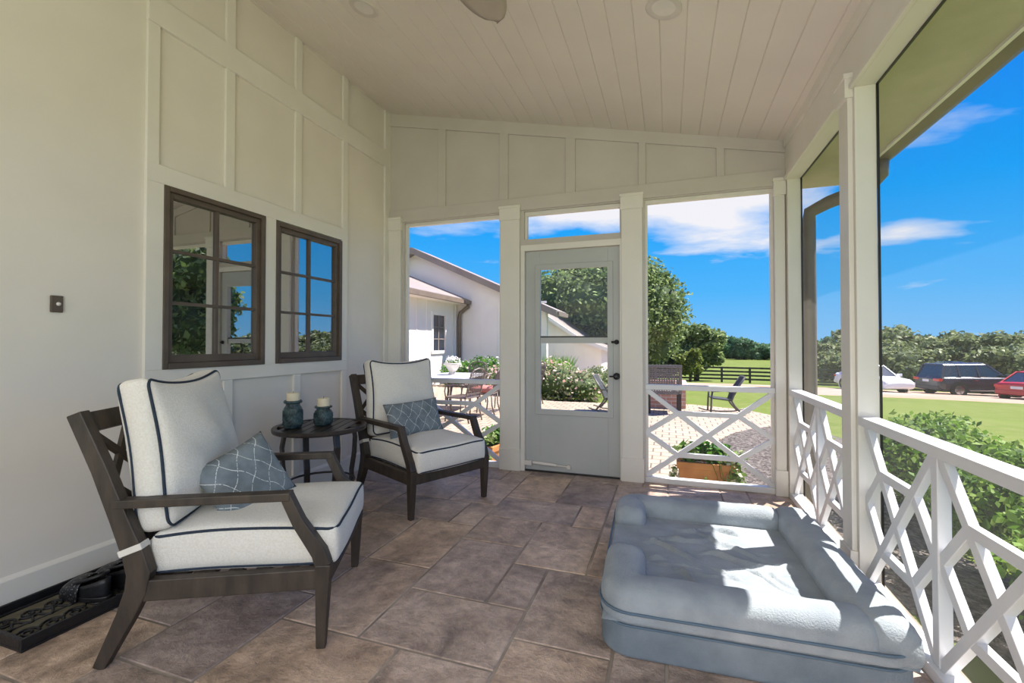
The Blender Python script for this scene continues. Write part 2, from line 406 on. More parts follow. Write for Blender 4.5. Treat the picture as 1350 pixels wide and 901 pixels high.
# left wall with window holes
W1 = (1.81, 2.505, 1.035, 2.10); W2 = (2.60, 3.315, 1.035, 2.09)
mb = MB(); x0, x1 = XL-.12, XL
def topz(y): return 3.70
mb.box(x0,x1, YB,W1[0], 0,3.7); mb.box(x0,x1, W1[1],W2[0], 0,3.7); mb.box(x0,x1, W2[1],4.18, 0,3.7)
for w in (W1, W2): mb.box(x0,x1, w[0],w[1], 0,w[2]); mb.box(x0,x1, w[0],w[1], w[3],3.7)
wl = struct(mb.build('wall_left', M['wall']), 'cream painted board and batten side wall with two windows', 'wall')
mb = MB()
bt = .022
for y in (1.717, 2.193, 2.781, 3.328):
    for z0, z1 in ((2.20, 3.0), (3.165, 3.62)): mb.box(XL, XL+bt, y, y+.066, z0, z1)
for y in (2.193, 2.781, 3.328): mb.box(XL, XL+bt, y, y+.066, .16, .945)
mb.box(XL, XL+bt, 1.717, 1.783, .16, .945)
mb.box(XL, XL+bt, 3.965, 4.06, .0, 3.6); mb.box(XL, XL+bt+.003, 1.717, 4.06, 3.0, 3.165)
struct(mb.build('batten', M['trim'], wl, bevel=.003))
mb = MB(); t = .024; a0, a1 = 1.717, 3.392
mb.box(XL,XL+t, a0,a1, 2.10,2.205); mb.box(XL,XL+t, a0,a1, .945,1.035)
mb.box(XL,XL+t, a0,W1[0], 1.035,2.10); mb.box(XL,XL+t, W1[1],W2[0], 1.035,2.10); mb.box(XL,XL+t, W2[1],a1, 1.035,2.10)
struct(mb.build('window_casing', M['trim'], wl, bevel=.002))
mb = MB(); mb.box(XL, XL+.018, YB, 4.06, 0, .145); mb.hexa([(XL,YB,.145),(XL+.018,YB,.145),(XL+.018,4.06,.145),(XL,4.06,.145)], [(XL,YB,.162),(XL+.004,YB,.162),(XL+.004,4.06,.162),(XL,4.06,.162)])
struct(mb.build('baseboard_left', M['trim'], bevel=.002), 'white baseboard along the side wall', 'baseboard')
for n, w, lab in ((1, W1, 'brown six-pane window nearer the front, reflecting the screened end'), (2, W2, 'brown six-pane window nearer the corner, reflecting blue sky')):
    y0, y1, z0, z1 = w
    mb = MB()
    mb.box(XL-.06, XL+.03, y0, y0+.03, z0, z1); mb.box(XL-.06, XL+.03, y1-.03, y1, z0, z1)
    mb.box(XL-.06, XL+.03, y0+.03, y1-.03, z1-.03, z1); mb.box(XL-.06, XL+.034, y0+.03, y1-.03, z0, z0+.035)
    wo = struct(mb.build('window_%d' % n, M['winframe'], bevel=.003), lab, 'window')
    mb = MB(); a, b, c, d = y0+.03, y1-.03, z0+.035, z1-.03; s = .032
    mb.box(XL-.03, XL+.012, a, a+s, c, d); mb.box(XL-.03, XL+.012, b-s, b, c, d); mb.box(XL-.03, XL+.012, a+s, b-s, d-s, d); mb.box(XL-.03, XL+.012, a+s, b-s, c, c+s+.015)
    struct(mb.build('sash', M['winframe'], wo, bevel=.003))
    mb = MB(); a += s; b -= s; c += s+.015; d -= s
    mb.box(XL-.022, XL+.002, (a+b)/2-.01, (a+b)/2+.01, c, d)
    for k in (1, 2): zz = c+(d-c)*k/3; mb.box(XL-.021, XL+.003, a, b, zz-.009, zz+.009)
    struct(mb.build('muntin_bars', M['winframe'], wo))
    mb = MB(); mb.box(XL-.017, XL-.013, a-.01, b+.01, c-.01, d+.01)
    struct(mb.build('pane', M['winglass'], wo))
    mb = MB(); mb.box(XL-.12, XL-.1, y0, y1, z0, z1)
    struct(mb.build('room_shade', M['interior'], wo))

# ceiling boards with v grooves, running front to back
mb = MB(); bw = .142; xs = XL-.12; k = 0
while xs < XO+.02:
    xe = min(xs+bw, XO+.02); g = .004
    prof = [(xs, CL(xs)+.005), (xs+g, CL(xs+g)), (xe-g, CL(xe-g)), (xe, CL(xe)+.005)]
    for (a, za), (b, zb) in zip(prof, prof[1:]):
        mb.add([(a,YB,za),(b,YB,zb),(b,4.16,zb),(a,4.16,za)], [(3,2,1,0)])
    xs = xe
struct(mb.build('ceiling', M['ceil'], fix=False), 'sloping white tongue and groove plank ceiling', 'ceiling')
RY = 4.98  # unseen overhang past the end wall, added to keep sun out of its openings
mb = MB(); mb.hexa([(XL-.3,YB-.1,CL(XL-.3)+.02),(1.35,YB-.1,CL(1.35)+.02),(1.35,RY,CL(1.35)+.02),(XL-.3,RY,CL(XL-.3)+.02)],
                   [(XL-.3,YB-.1,CL(XL-.3)+.16),(1.35,YB-.1,CL(1.35)+.16),(1.35,RY,CL(1.35)+.16),(XL-.3,RY,CL(XL-.3)+.16)])
ro = struct(mb.build('roof', M['roof']), 'porch roof above the plank ceiling', 'roof')
EX0, EX1, EZ = 1.40, 1.565, 2.50
mb = MB(); mb.box(XO, EX0, YB-.1, 4.45, EZ, EZ+.02); struct(mb.build('soffit', M['soffit'], ro))
mb = MB(); mb.box(EX0-.02, EX0, YB-.1, 4.45, EZ-.015, EZ+.14); struct(mb.build('fascia', M['trim'], ro))
mb = MB(); mb.prism([(EX0,EZ),(EX0+.09,EZ),(EX1-.02,EZ+.03),(EX1,EZ+.12),(EX1-.01,EZ+.12),(EX0,EZ+.1)], YB-.1, 4.42, 'y'); struct(mb.build('gutter', M['gutter'], ro))
mb = MB(); path = [(EX0+.05,3.95,EZ+.02),(EX0+.05,3.96,EZ-.09),(EX0+.0,4.0,EZ-.16),(1.2,4.2,EZ-.2),(1.09,4.27,EZ-.25),(1.08,4.28,EZ-.36),(1.08,4.28,.3),(1.08,4.28,-.18),(1.14,4.3,-.23)]
mb.tube(path, .052, 10); tag(mb.build('downspout', M['gutter'], smooth=True), 'brown downspout at the porch corner with elbow under the eave', 'downspout')

# far wall: gable above the openings
mb = MB()
def gable(xa, xb, z0, y0=YF, y1=YF+.1): mb.hexa([(xa,y0,z0),(xb,y0,z0),(xb,y1,z0),(xa,y1,z0)], [(xa,y0,CL(xa)+.01),(xb,y0,CL(xb)+.01),(xb,y1,CL(xb)+.01),(xa,y1,CL(xa)+.01)])
gable(XL, XO, 2.42)
P0, P1, P2, P3 = (XL, -2.573), (-1.513, -1.278), (-.395, -.19), (.79, XO)
for a, b in (P0, P1, P2, P3): mb.box(a, b, YF, YF+.1, 0, 2.42)
mb.box(P1[1], P2[0], YF, YF+.1, 2.05, 2.155)
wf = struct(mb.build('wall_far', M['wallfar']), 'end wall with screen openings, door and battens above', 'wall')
mb = MB()
for x in (-2.18, -1.521, -.879, -.24, .375):
    gw = .06 if x > -.5 else .088
    mb.hexa([(x,YF-.016,2.55),(x+gw,YF-.016,2.55),(x+gw,YF,2.55),(x,YF,2.55)], [(x,YF-.016,CL(x)),(x+gw,YF-.016,CL(x+gw)),(x+gw,YF,CL(x+gw)),(x,YF,CL(x))])
mb.box(XL, XR, YF-.018, YF, 2.43, 2.55)
mb.hexa([(XL,YF-.017,CL(XL)-.13),(XR,YF-.017,CL(XR)-.09),(XR,YF,CL(XR)-.09),(XL,YF,CL(XL)-.13)], [(XL,YF-.017,CL(XL)+.01),(XR,YF-.017,CL(XR)+.01),(XR,YF,CL(XR)+.01),(XL,YF,CL(XL)+.01)])
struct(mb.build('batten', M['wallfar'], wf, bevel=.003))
for nm, (a, b), lab in (('trim_1', (XL+.02, -2.60), 'slim white corner pilaster beside the side wall'), ('trim_2', (-1.505, -1.315), 'white pilaster left of the door'), ('trim_3', (-.385, -.21), 'white pilaster right of the door'), ('trim_4', (.79, .86), 'slim white pilaster in the screened corner')):
    mb = MB(); mb.box(a, b, YF-.03, YF, .19, 2.36)
    o = struct(mb.build(nm, M['trim'], bevel=.003), lab, 'pilaster')
    mb = MB(); mb.box(a-.008, b+.008, YF-.042, YF, 2.345, 2.47); mb.box(a-.013, b+.013, YF-.05, YF, 2.455, 2.478); struct(mb.build('capital', M['trim'], o, bevel=.002))
    mb = MB(); mb.box(a-.008, b+.008, YF-.045, YF, 0, .20); struct(mb.build('plinth', M['trim'], o, bevel=.004))
mb = MB()   # frame stops round the openings
for a, b in ((P0[1],P1[0]), (P2[1],P3[0])):
    mb.box(a-.01, a+.02, YF+.03, YF+.07, .05, 2.39); mb.box(b-.02, b+.01, YF+.03, YF+.07, .05, 2.39); mb.box(a-.01, b+.01, YF+.03, YF+.07, 2.39, 2.43)
mb.box(P1[1]-.01, P2[0]+.01, YF+.03, YF+.07, 2.385, 2.43); mb.box(P1[1]-.01, P1[1]+.022, YF+.03, YF+.07, 2.15, 2.385); mb.box(P2[0]-.01, P2[0]+.01, YF+.03, YF+.07, 2.15, 2.385)
struct(mb.build('screen_frame', M['trim'], wf))
for nm, a, b, z0, z1, lab in (('window_3', P0[1],P1[0],.05,2.42,'screened opening left of the door'), ('window_4', P2[1],P3[0],.05,2.42,'screened opening right of the door'), ('window_5', P1[1],P2[0],2.155,2.42,'screened transom above the door')):
    mb = MB(); mb.add([(a,YF+.075,z0),(b,YF+.075,z0),(b,YF+.075,z1),(a,YF+.075,z1)], [(0,1,2,3)])
    struct(mb.build(nm, M['screen'], fix=False), lab, 'screen')

# door
mb = MB(); y0, y1 = YF+.02, YF+.062; da, db = -1.268, -.405; ga, gb, gz0, gz1 = -1.13, -.507, .572, 1.868
mb.box(da, ga, y0, y1, .012, 2.04); mb.box(gb, db, y0, y1, .012, 2.04); mb.box(ga, gb, y0, y1, .012, gz0); mb.box(ga, gb, y0, y1, gz1, 2.04)
dr = struct(mb.build('door_1', M['door'], bevel=.002), 'grey door with large two-part glass between the pilasters', 'door')
mb = MB(); w = .045
for a, b, c, d in ((ga-w,ga+.004,gz0-w,gz1+w), (gb-.004,gb+w,gz0-w,gz1+w), (ga,gb,gz0-w,gz0+.004), (ga,gb,gz1-.004,gz1+w)): mb.box(a, b, y0-.012, y0+.01, c, d)
struct(mb.build('glass_bead', M['door'], dr, bevel=.004))
mb = MB(); mb.box(ga, gb, y0+.005, y0+.03, 1.185, 1.235); struct(mb.build('meeting_rail', M['door'], dr))
mb = MB(); mb.box(ga, gb, y0+.004, y0+.02, 1.236, 1.25); struct(mb.build('sash_seal', M['black'], dr))
mb = MB(); mb.box(ga, gb, y0+.018, y0+.022, gz0, gz1); struct(mb.build('pane', M['doorglass'], dr))
mb = MB(); hx, hz = -.445, .895
mb.lathe([(.03,0),(.03,.008),(.012,.012),(.012,.045)], 18, (hx, y0-.0, hz), 'y')
o = struct(mb.build('knob', M['black'], dr, smooth=True)); 
for v in o.data.vertices: v.co.y = 2*y0-v.co.y
mb = MB(); mb.lathe([(.010,-.07),(.024,-.066),(.027,-.05),(.018,-.035),(.012,-.012),(.03,-.008),(.03,0)], 20, (hx+.012, y0, hz), 'y'); mb.tube([(hx-.045,y0-.045,hz),(hx+.01,y0-.05,hz)], .007)
struct(mb.build('handle', M['black'], dr, smooth=True)); bpy.data.objects.remove(o)
mb = MB(); mb.lathe([(.01,-.03),(.012,-.028),(.02,-.01),(.022,0)], 18, (hx+.012, y0, 1.195), 'y'); mb.box(hx-.03, hx+.01, y0-.035, y0-.02, 1.186, 1.204)
struct(mb.build('deadbolt', M['black'], dr, smooth=True))
mb = MB(); mb.tube([(-1.19,y0-.03,.085),(-.97,y0-.03,.075)], .014, 10); mb.tube([(-.97,y0-.03,.075),(-.86,y0-.03,.07)], .006, 8); mb.box(-1.27,-1.2,y0-.045,y0-.01,.06,.1); mb.box(-.87,-.84,y0-.04,y0,.055,.085)
struct(mb.build('door_closer', M['lightlens'], dr, smooth=False))
mb = MB(); mb.box(da, db, y0-.02, y1+.02, 0, .012); struct(mb.build('threshold', M['black'], dr))
mb = MB(); mb.box(P1[1]-.03, da-.003, YF-.012, YF+.02, 0, 2.045); mb.box(db+.003, P2[0]+.01, YF-.012, YF+.02, 0, 2.045); mb.box(P1[1]-.03, P2[0]+.01, YF-.012, YF+.02, 2.045, 2.1)
struct(mb.build('door_casing', M['trim'], dr))

# right wall: beam, posts, screens
yp = [(3.99, YF+.1), (2.65, 2.79), (1.27, 1.41), (-.11, .03)]
mb = MB(); mb.hexa([(XR,YB,2.45),(XO,YB,2.45),(XO,4.16,2.45),(XR,4.16,2.45)], [(XR,YB,CL(XR)+.01),(XO,YB,CL(XO)+.01),(XO,4.16,CL(XO)+.01),(XR,4.16,CL(XR)+.01)])
for a, b in yp: mb.box(XR, XO-.012, a, b, 0, 2.45)
wr = struct(mb.build('wall_right', M['trim'], bevel=.002), 'white header beam and posts of the screened side', 'wall')
mb = MB(); mb.box(XR-.02, XR, YB, 4.02, 2.45, 2.475); mb.box(XR-.02, XR, YB, 4.02, CL(XR)-.06, CL(XR)+.005)
for (a, b) in yp[1:]:
    mb.box(XR-.022, XR, a+.025, b+.01, .16, 2.42); mb.box(XR-.036, XR, a+.015, b+.02, 2.41, 2.52); mb.box(XR-.042, XR, a+.01, b+.025, 2.505, 2.53); mb.box(XR-.034, XR, a+.012, b+.02, 0, .17)
struct(mb.build('post_casing', M['trim'], wr, bevel=.002))
mb = MB()
for (a, b), (c, d) in zip(yp[1:], yp): mb.box(XO-.012, XO-.002, b, b+.006, 0, 2.45); mb.box(XO-.012, XO-.002, c-.006, c, 0, 2.45); mb.box(XO-.012, XO-.002, b, c, 2.444, 2.45)
struct(mb.build('screen_spline', M['black'], wr))
for i, ((a, b), (c, d)) in enumerate(zip(yp[1:], yp)):
    mb = MB(); mb.add([(XO,b,.02),(XO,c,.02),(XO,c,2.45),(XO,b,2.45)], [(0,1,2,3)])
    struct(mb.build('window_%d' % (6+i), M['screen_side'], fix=False), 'screened side opening %s' % ('by the far corner' if i == 0 else 'beyond the dog bed' if i == 1 else 'at the front'), 'screen')

# lattice railings
def lattice(axis, a, b, z0, z1, d0, d1, parent, w=.039):
    """one hexagon-in-cross panel spanning a..b"""
    def P(s, z): return (s, (d0+d1)/2, z) if axis == 'x' else ((d0+d1)/2, s, z)
    nrm = (0,1,0) if axis == 'x' else (1,0,0); t = d1-d0
    W = b-a; Hh = z1-z0; zm = (z0+z1)/2; q = .265
    N1, N2, N3, N4 = (a+q*W, z1-q*Hh), (b-q*W, z1-q*Hh), (a+q*W, z0+q*Hh), (b-q*W, z0+q*Hh)
    segs = [((a,z1),(b,z0)), ((a,z0),(b,z1)), (N1,N2), (N3,N4), (N1,(a,zm)), ((a,zm),N3), (N2,(b,zm)), ((b,zm),N4)]
    for i, (p, qq) in enumerate(segs):
        mb = MB(); mb.bar(P(*p), P(*qq), w, t*(1-.02*i), nrm); mb.build('lattice_bar', M['rail'], parent, bevel=.002)
def railing(label, axis, a, b, d0, d1, n, rail_ext=(0,0)):
    r = thing('porch_railing', label, 'railing', ((a+b)/2, (d0+d1)/2, 0) if axis == 'x' else ((d0+d1)/2, (a+b)/2, 0))
    ox, oy = r.location.x, r.location.y
    if axis == 'x': a -= ox; b -= ox; d0 -= oy; d1 -= oy
    else: a -= oy; b -= oy; d0 -= ox; d1 -= ox
    def bx(s0, s1, e0, e1, z0, z1, nm):
        mb = MB(); (mb.box(s0, s1, e0, e1, z0, z1) if axis == 'x' else mb.box(e0, e1, s0, s1, z0, z1)); mb.build(nm, M['rail'], r, bevel=.003)
    bx(a, b, d0-(.0 if axis == 'x' else 0), d1, .79, .832, 'top_rail'); bx(a, b, d0, d1, 0, .045, 'bottom_rail')
    for i in range(n):
        s0, s1 = a+(b-a)*i/n, a+(b-a)*(i+1)/n; g = .018
        lattice(axis, s0+(g if i else 0), s1-(g if i < n-1 else 0), .045, .79, d0+.024, d0+.054, r)
        if i: bx(s0-.021, s0+.021, d0+.02, d0+.062, .045, .79, 'post')
    return r
railing('white lattice railing behind the far armchair, left of the door', 'x', P0[1], P1[0], YF+.0, YF+.07, 1)
railing('white lattice railing in the end opening right of the door', 'x', P2[1], P3[0], YF+.0, YF+.07, 1)
railing('white lattice railing in the side opening by the far corner', 'y', yp[1][1], yp[0][0], XR, XO-.02, 2)
railing('white lattice railing right beside the dog bed', 'y', yp[2][1], yp[1][0], XR, XO-.02, 2)

# ------------------------------------------------------------------ wall and ceiling fittings
t = thing('doorbell', 'small bronze doorbell with round white button on the plain wall', 'doorbell', (XL, 1.34, 1.374))
mb = MB(); mb.box(0, .012, -.024, .024, -.04, .04); mb.build('plate', M['winframe'], t, bevel=.004)
mb = MB(); mb.lathe([(.009,.012),(.009,.016),(.004,.018)], 16, (0,.004,0), 'x'); mb.build('button', M['lightlens'], t, smooth=True)
sl = math.atan(.2245)
for (x, y), lab in (((-1.877, 2.474), 'round recessed ceiling light on the high side near the windows'), ((-.017, 2.52), 'round recessed ceiling light on the low side above the door')):
    t = thing('recessed_light', lab, 'ceiling light', (x, y, CL(x)), 0, 'recessed ceiling lights'); t.rotation_euler = (0, sl, 0)
    mb = MB(); mb.lathe([(.062,-.004),(.085,-.012),(.094,-.004),(.094,.01),(.062,.01)], 36); mb.build('trim_ring', M['lightring'], t, smooth=True)
    mb = MB(); mb.lathe([(.001,-.005),(.062,-.004),(.062,.01),(.001,.01)], 36); mb.build('lens', M['lightlens'], t)
hx, hy, hz = -.83, 1.41, 2.80
t = thing('ceiling_fan', 'ceiling fan with broad taupe leaf blades under the planks', 'ceiling fan', (hx, hy, hz))
mb = MB(); mb.lathe([(.02,-.08),(.09,-.075),(.12,-.04),(.12,.04),(.08,.08),(.02,.085)], 28); mb.build('motor', M['fan'], t, smooth=True)
mb = MB(); mb.tube([(0,0,.08),(0,0,CL(hx)-hz-.02)], .014); mb.build('downrod', M['fan'], t, smooth=True)
mb = MB(); mb.lathe([(.02,CL(hx)-hz-.08),(.06,CL(hx)-hz-.05),(.07,CL(hx)-hz+.01)], 24); mb.build('canopy', M['fan'], t, smooth=True)
for k in range(5):
    an = R(87+72*k); mb = MB()
    def bl(u, v):
        r = .14+u*.54; w = .13*(math.sin(math.pi*min(1,(u*.86+.14)))**.55)*(.55+.6*u) if u < 1 else 0.002
        s = (v-.5)*2*w; z = -.0+.02*(v-.5)-.012*u
        return (r*math.cos(an)-s*math.sin(an), r*math.sin(an)+s*math.cos(an), z)
    mb.grid(bl, 18, 6); o = mb.build('blade', M['fan'], t, smooth=True, fix=False); s = o.modifiers.new('t','SOLIDIFY'); s.thickness = .012
    mb = MB(); mb.bar((.1*math.cos(an),.1*math.sin(an),0), (.22*math.cos(an),.22*math.sin(an),.008), .04, .012, (0,0,1)); mb.build('blade_iron', M['fan'], t)

# ------------------------------------------------------------------ cushions
def soft_box(mb, sx, sy, sz, bulge=.03, rad=.03, n=14, seed=0, wr=.004):
    """rounded box cushion centred on the origin, faces puffed"""
    rr = random.Random(seed); ph = [rr.uniform(0, 6.28) for _ in range(8)]
    def place(p):
        x, y, z = p
        hx, hy, hz = sx/2, sy/2, sz/2
        q = Vector((max(-hx+rad, min(hx-rad, x)), max(-hy+rad, min(hy-rad, y)), max(-hz+rad, min(hz-rad, z))))
        d = Vector(p)-q
        if d.length > 1e-6: d = d.normalized()*rad
        u = q+d; a, b, c = x/hx, y/hy, z/hz
        if abs(c) > .999: u.z += math.copysign(bulge*((1-a*a)*(1-b*b))**.6, c)+wr*(math.sin(9*a+ph[0]+3*b)+math.sin(7*b+ph[1]+5*a))*(1-a*a)*(1-b*b)
        if abs(a) > .999: u.x += math.copysign(bulge*.35*(1-b*b)*(1-c*c), a)
        if abs(b) > .999: u.y += math.copysign(bulge*.35*(1-a*a)*(1-c*c), b)
        return u
    for ax in range(3):
        for sg in (-1, 1):
            def f(u, v, ax=ax, sg=sg):
                e = lambda t: math.sin((t-.5)*math.pi)*.5+.5
                p = [0,0,0]; o = [i for i in range(3) if i != ax]; s = (sx, sy, sz)
                p[ax] = sg*s[ax]/2; p[o[0]] = (e(u)-.5)*s[o[0]]; p[o[1]] = (e(v)-.5)*s[o[1]]
                return place(p)
            mb.grid(f, n, n if ax == 2 else 6 if ax != 2 else n)
    return mb
def weld(o, d=.0008):
    bm = bmesh.new(); bm.from_mesh(o.data); bmesh.ops.remove_doubles(bm, verts=bm.verts, dist=d); bmesh.ops.recalc_face_normals(bm, faces=bm.faces); bm.to_mesh(o.data); bm.free()
    o.data.polygons.foreach_set('use_smooth', [True]*len(o.data.polygons)); return o
def ring(sx, sy, z, rad=.04, n=6, sag=0):
    pts = []
    for cx, cy, a0 in ((sx/2-rad, sy/2-rad, 0), (-sx/2+rad, sy/2-rad, 90), (-sx/2+rad, -sy/2+rad, 180), (sx/2-rad, -sy/2+rad, 270)):
        for k in range(n+1): a = R(a0+90*k/n); pts.append((cx+rad*math.cos(a), cy+rad*math.sin(a), z))
    return pts
def box_cushion(name, parent, sx, sy, sz, loc, rot, seed, bulge):
    """boxed cushion with corded edges; local z is the thickness"""
    back = name == 'back_cushion'
    def warp(p):
        x, y, z = p; a, b = x/(sx/2), y/(sy/2); c = abs(a*b)**4
        x += (.014*c*(1 if a > 0 else -.3)-.02*(1-b*b)*max(0,a)**3+.008*math.sin(7*y+seed)*max(0,a)) if back else .004*math.sin(9*y+seed)
        y += .008*math.sin(8*x+seed*2)*abs(b)**3*math.copysign(1,b) - .010*(1-a*a)*math.copysign(1,b)*abs(b)**3
        z += (.010*math.sin(6*x+3*y+seed)+.006*math.sin(13*y-5*x))*(1 if back else (.45 if z > 0 else .05)) - .008*c*(1 if z > 0 or back else 0)
        return (x, y, z)
    o = weld(soft_box(MB(), sx, sy, sz, bulge, .024 if not back else .03, 22, seed, .007 if back else .005).build(name, M['fabric'], parent)); o.location = loc; o.rotation_euler = rot
    for v in o.data.vertices: v.co = warp(v.co)
    for s in (1, -1):
        pts = ring(sx-.008, sy-.008, s*(sz/2-.008), .04); fine = []
        for p, q in zip(pts, pts[1:]+pts[:1]):
            k = max(1, int(math.dist(p, q)/.04)); fine += [tuple(p[i]+(q[i]-p[i])*j/k for i in range(3)) for j in range(k)]
        mb = MB(); mb.tube([warp(p) for p in fine], .0055, 6, True); mb.build('piping', M['piping'], o, smooth=True)
    return o

def pillow_mesh(w, h, th, seed=1):
    mb = MB(); rr = random.Random(seed)
    for s in (1, -1):
        def f(u, v, s=s):
            a, b = u*2-1, v*2-1
            pinch = 1-.07*(1-abs(a)**1.0)*0
            x = a*w/2*(1-.06*(1-b*b)*abs(a)); y = b*h/2*(1-.07*(1-a*a)*abs(b))
            z = s*th/2*(max(0,(1-a**4))*max(0,(1-b**4)))**.62
            z += .006*math.sin(5*a+2*b+seed)*(1-a*a)*(1-b*b)
            return (x, y, z)
        mb.grid(f, 22, 18, s < 0)
    return mb

# ------------------------------------------------------------------ armchairs
def armchair(label, loc, rotz):
    t = thing('patio_armchair', label, 'armchair', loc, rotz, 'cushioned porch armchairs')
    Wd = M['wood']; hw = .325
    rear = [(-.775,0),(-.735,.085),(-.69,.18),(-.655,.27),(-.645,.335),(-.665,.41),(-.715,.545),(-.78,.725),(-.865,.93)]
    rt = [.04,.05,.062,.075,.082,.074,.062,.055,.05]
    for s in (-1, 1):
        mb = MB(); mb.sweep([(-.005,s*hw,0),(0,s*hw,.16),(.004,s*hw,.325)], [.034,.044,.05], [.034,.046,.058], (0,1,0)); mb.build('leg', Wd, t, bevel=.004)
        mb = MB(); mb.sweep([(x,s*hw,z) for x, z in rear], .046, rt, (0,1,0)); mb.build('leg', Wd, t, bevel=.004)
        mb = MB(); mb.sweep([(.004,s*hw,.318),(-.012,s*hw,.37),(-.05,s*hw,.43),(-.088,s*hw,.49),(-.118,s*hw,.555),(-.14,s*hw,.605)], .046, [.058,.056,.05,.045,.042,.04], (0,1,0))
        mb.sweep([(-.118,s*hw,.594),(-.4,s*hw,.594),(-.735,s*hw,.594)], .052, .032, (0,1,0)); mb.build('arm', Wd, t, bevel=.004)
        mb = MB(); mb.box(-.63, -.02, s*hw-.02, s*hw+.02, .232, .31); mb.build('seat_rail', Wd, t, bevel=.004)
    mb = MB(); mb.box(-.018, .022, -hw+.02, hw-.02, .232, .31); mb.build('seat_rail', Wd, t, bevel=.004)
    mb = MB(); mb.box(-.66, -.62, -hw+.02, hw-.02, .24, .31); mb.build('seat_rail', Wd, t, bevel=.004)
    mb = MB()
    for k in range(6): x = -.56+k*.1; mb.box(x, x+.05, -hw+.02, hw-.02, .285, .303)
    mb.build('seat_slats', Wd, t)
    # back: top rail, lower rail and lattice between the posts
    def bp(y, s): z = .43+s*.45; x = -.672-.19*((z-.43)/.45)*(.93); return (x, y, z)
    nrm = (.92, 0, .38)
    mb = MB(); mb.bar((-.848,-hw+.02,.89), (-.848,hw-.02,.89), .075, .032, nrm); mb.build('top_rail', Wd, t, bevel=.004)
    mb = MB(); mb.bar(bp(-hw+.02,.03), bp(hw-.02,.03), .05, .03, nrm); mb.build('back_rail', Wd, t, bevel=.004)
    mb = MB(); Y = hw-.02
    q = Y/1.5
    for k in range(3):
        ya = -Y+k*2*Y/3; yb = ya+2*Y/3; ym = (ya+yb)/2
        for sa, sb in ((.05,.5),(.95,.5)):
            mb.bar(bp(ya,sa), bp(ym,(sa+sb)/2+(sb-sa)*.0), .026, .018, nrm); mb.bar(bp(yb,sa), bp(ym,(sa+sb)/2), .026, .018, nrm)
            mb.bar(bp(ym,(sa+sb)/2), bp(ya,.5), .026, .017, nrm); mb.bar(bp(ym,(sa+sb)/2), bp(yb,.5), .026, .017, nrm)
    mb.build('back_lattice', Wd, t)
    box_cushion("seat_cushion", t, .69, .60, .155, (-.297, 0, .384), (0, 0, 0), 3, .035)
    ang = R(-99)
    box_cushion('back_cushion', t, .575, .59, .12, (-.668, 0, .755), (0, ang, 0), 5, .06)
    for s in (-1, 1):
        mb = MB(); c = Vector((-.672, s*hw, .425)); d = Vector((-.35, 0, .94)).normalized(); u = Vector((0,1,0)).cross(d)
        pts = [c+Vector((0,1,0))*a*.026+u*b*.041 for a, b in ((-1,-1),(1,-1),(1,1),(-1,1))]
        lo = [p-d*.012 for p in pts]; hi = [p+d*.012 for p in pts]
        mb.hexa(lo, hi); mb.build('cushion_tie', M['tie'], t, bevel=.003)
    return t
c1 = armchair('near wooden armchair with cream cushions, its back to the plain wall', (-1.435, 1.75, 0), R(27))
c2 = dup(c1, (-1.4935, 2.972, 0), R(-26), 'far wooden armchair with cream cushions in the corner by the end screen')

def place_pillow(label, loc, zaxis, roll, w, h, th, seed):
    o = pillow_mesh(w, h, th, seed).build('throw_pillow', M['trellis'], smooth=True, fix=True)
    weld(o, .0003)
    z = Vector(zaxis).normalized(); x = Vector((0,0,1)).cross(z).normalized(); y = z.cross(x)
    o.matrix_world = Matrix.Translation(loc) @ Matrix((x, y, z)).transposed().to_4x4() @ Matrix.Rotation(roll, 4, 'Z')
    return tag(o, label, 'pillow', 'trellis throw pillows')
place_pillow('blue-grey trellis throw pillow tipped on one corner in the near armchair', (-1.79, 1.55, .575), (.95, -.2, .42), R(20), .35, .32, .12, 2)
place_pillow('blue-grey trellis throw pillow standing level in the far armchair', (-1.885, 3.13, .60), (.9, -.44, .38), R(2), .49, .28, .12, 4)

# ------------------------------------------------------------------ side table with jars
tx, ty, tr, tz = -2.36, 2.645, .315, .60
t = thing('side_table', 'round dark metal side table between the two armchairs', 'side table', (tx, ty, 0), R(20))
mb = MB(); mb.lathe([(tr-.035,tz-.03),(tr-.004,tz-.03),(tr,tz-.02),(tr,tz-.004),(tr-.004,tz),(tr-.035,tz),(tr-.035,tz-.03)], 56); mb.build('rim', M['tablemetal'], t, smooth=False, bevel=0)
mb = MB(); n = 9; w = 2*(tr-.03)/n
for k in range(n):
    x0 = -tr+.03+k*w+.004; x1 = x0+w-.008; xm = max(abs(x0), abs(x1)); l = math.sqrt(max(.0004, (tr-.03)**2-xm**2)); mb.box(x0, x1, -l-.008, l+.008, tz-.016, tz-.003)
mb.box(-.02,.02,-tr+.03,tr-.03,tz-.028,tz-.016)
mb.build('table_top', M['tablemetal'], t)
for k in range(4):
    a = R(45+90*k); cx, sx_ = math.cos(a), math.sin(a)
    pts = [(r*cx, r*sx_, z) for r, z in ((.245,tz-.028),(.262,.48),(.255,.36),(.235,.24),(.235,.12),(.265,0))]
    mb = MB(); mb.sweep(pts, .042, .02, (-sx_, cx, 0)); mb.build('leg', M['tablemetal'], t, bevel=.003)
mb = MB(); mb.tube([(.232*math.cos(2*math.pi*k/24), .232*math.sin(2*math.pi*k/24), .2) for k in range(24)], .008, 8, True); mb.build('stretcher_ring', M['tablemetal'], t, smooth=True)
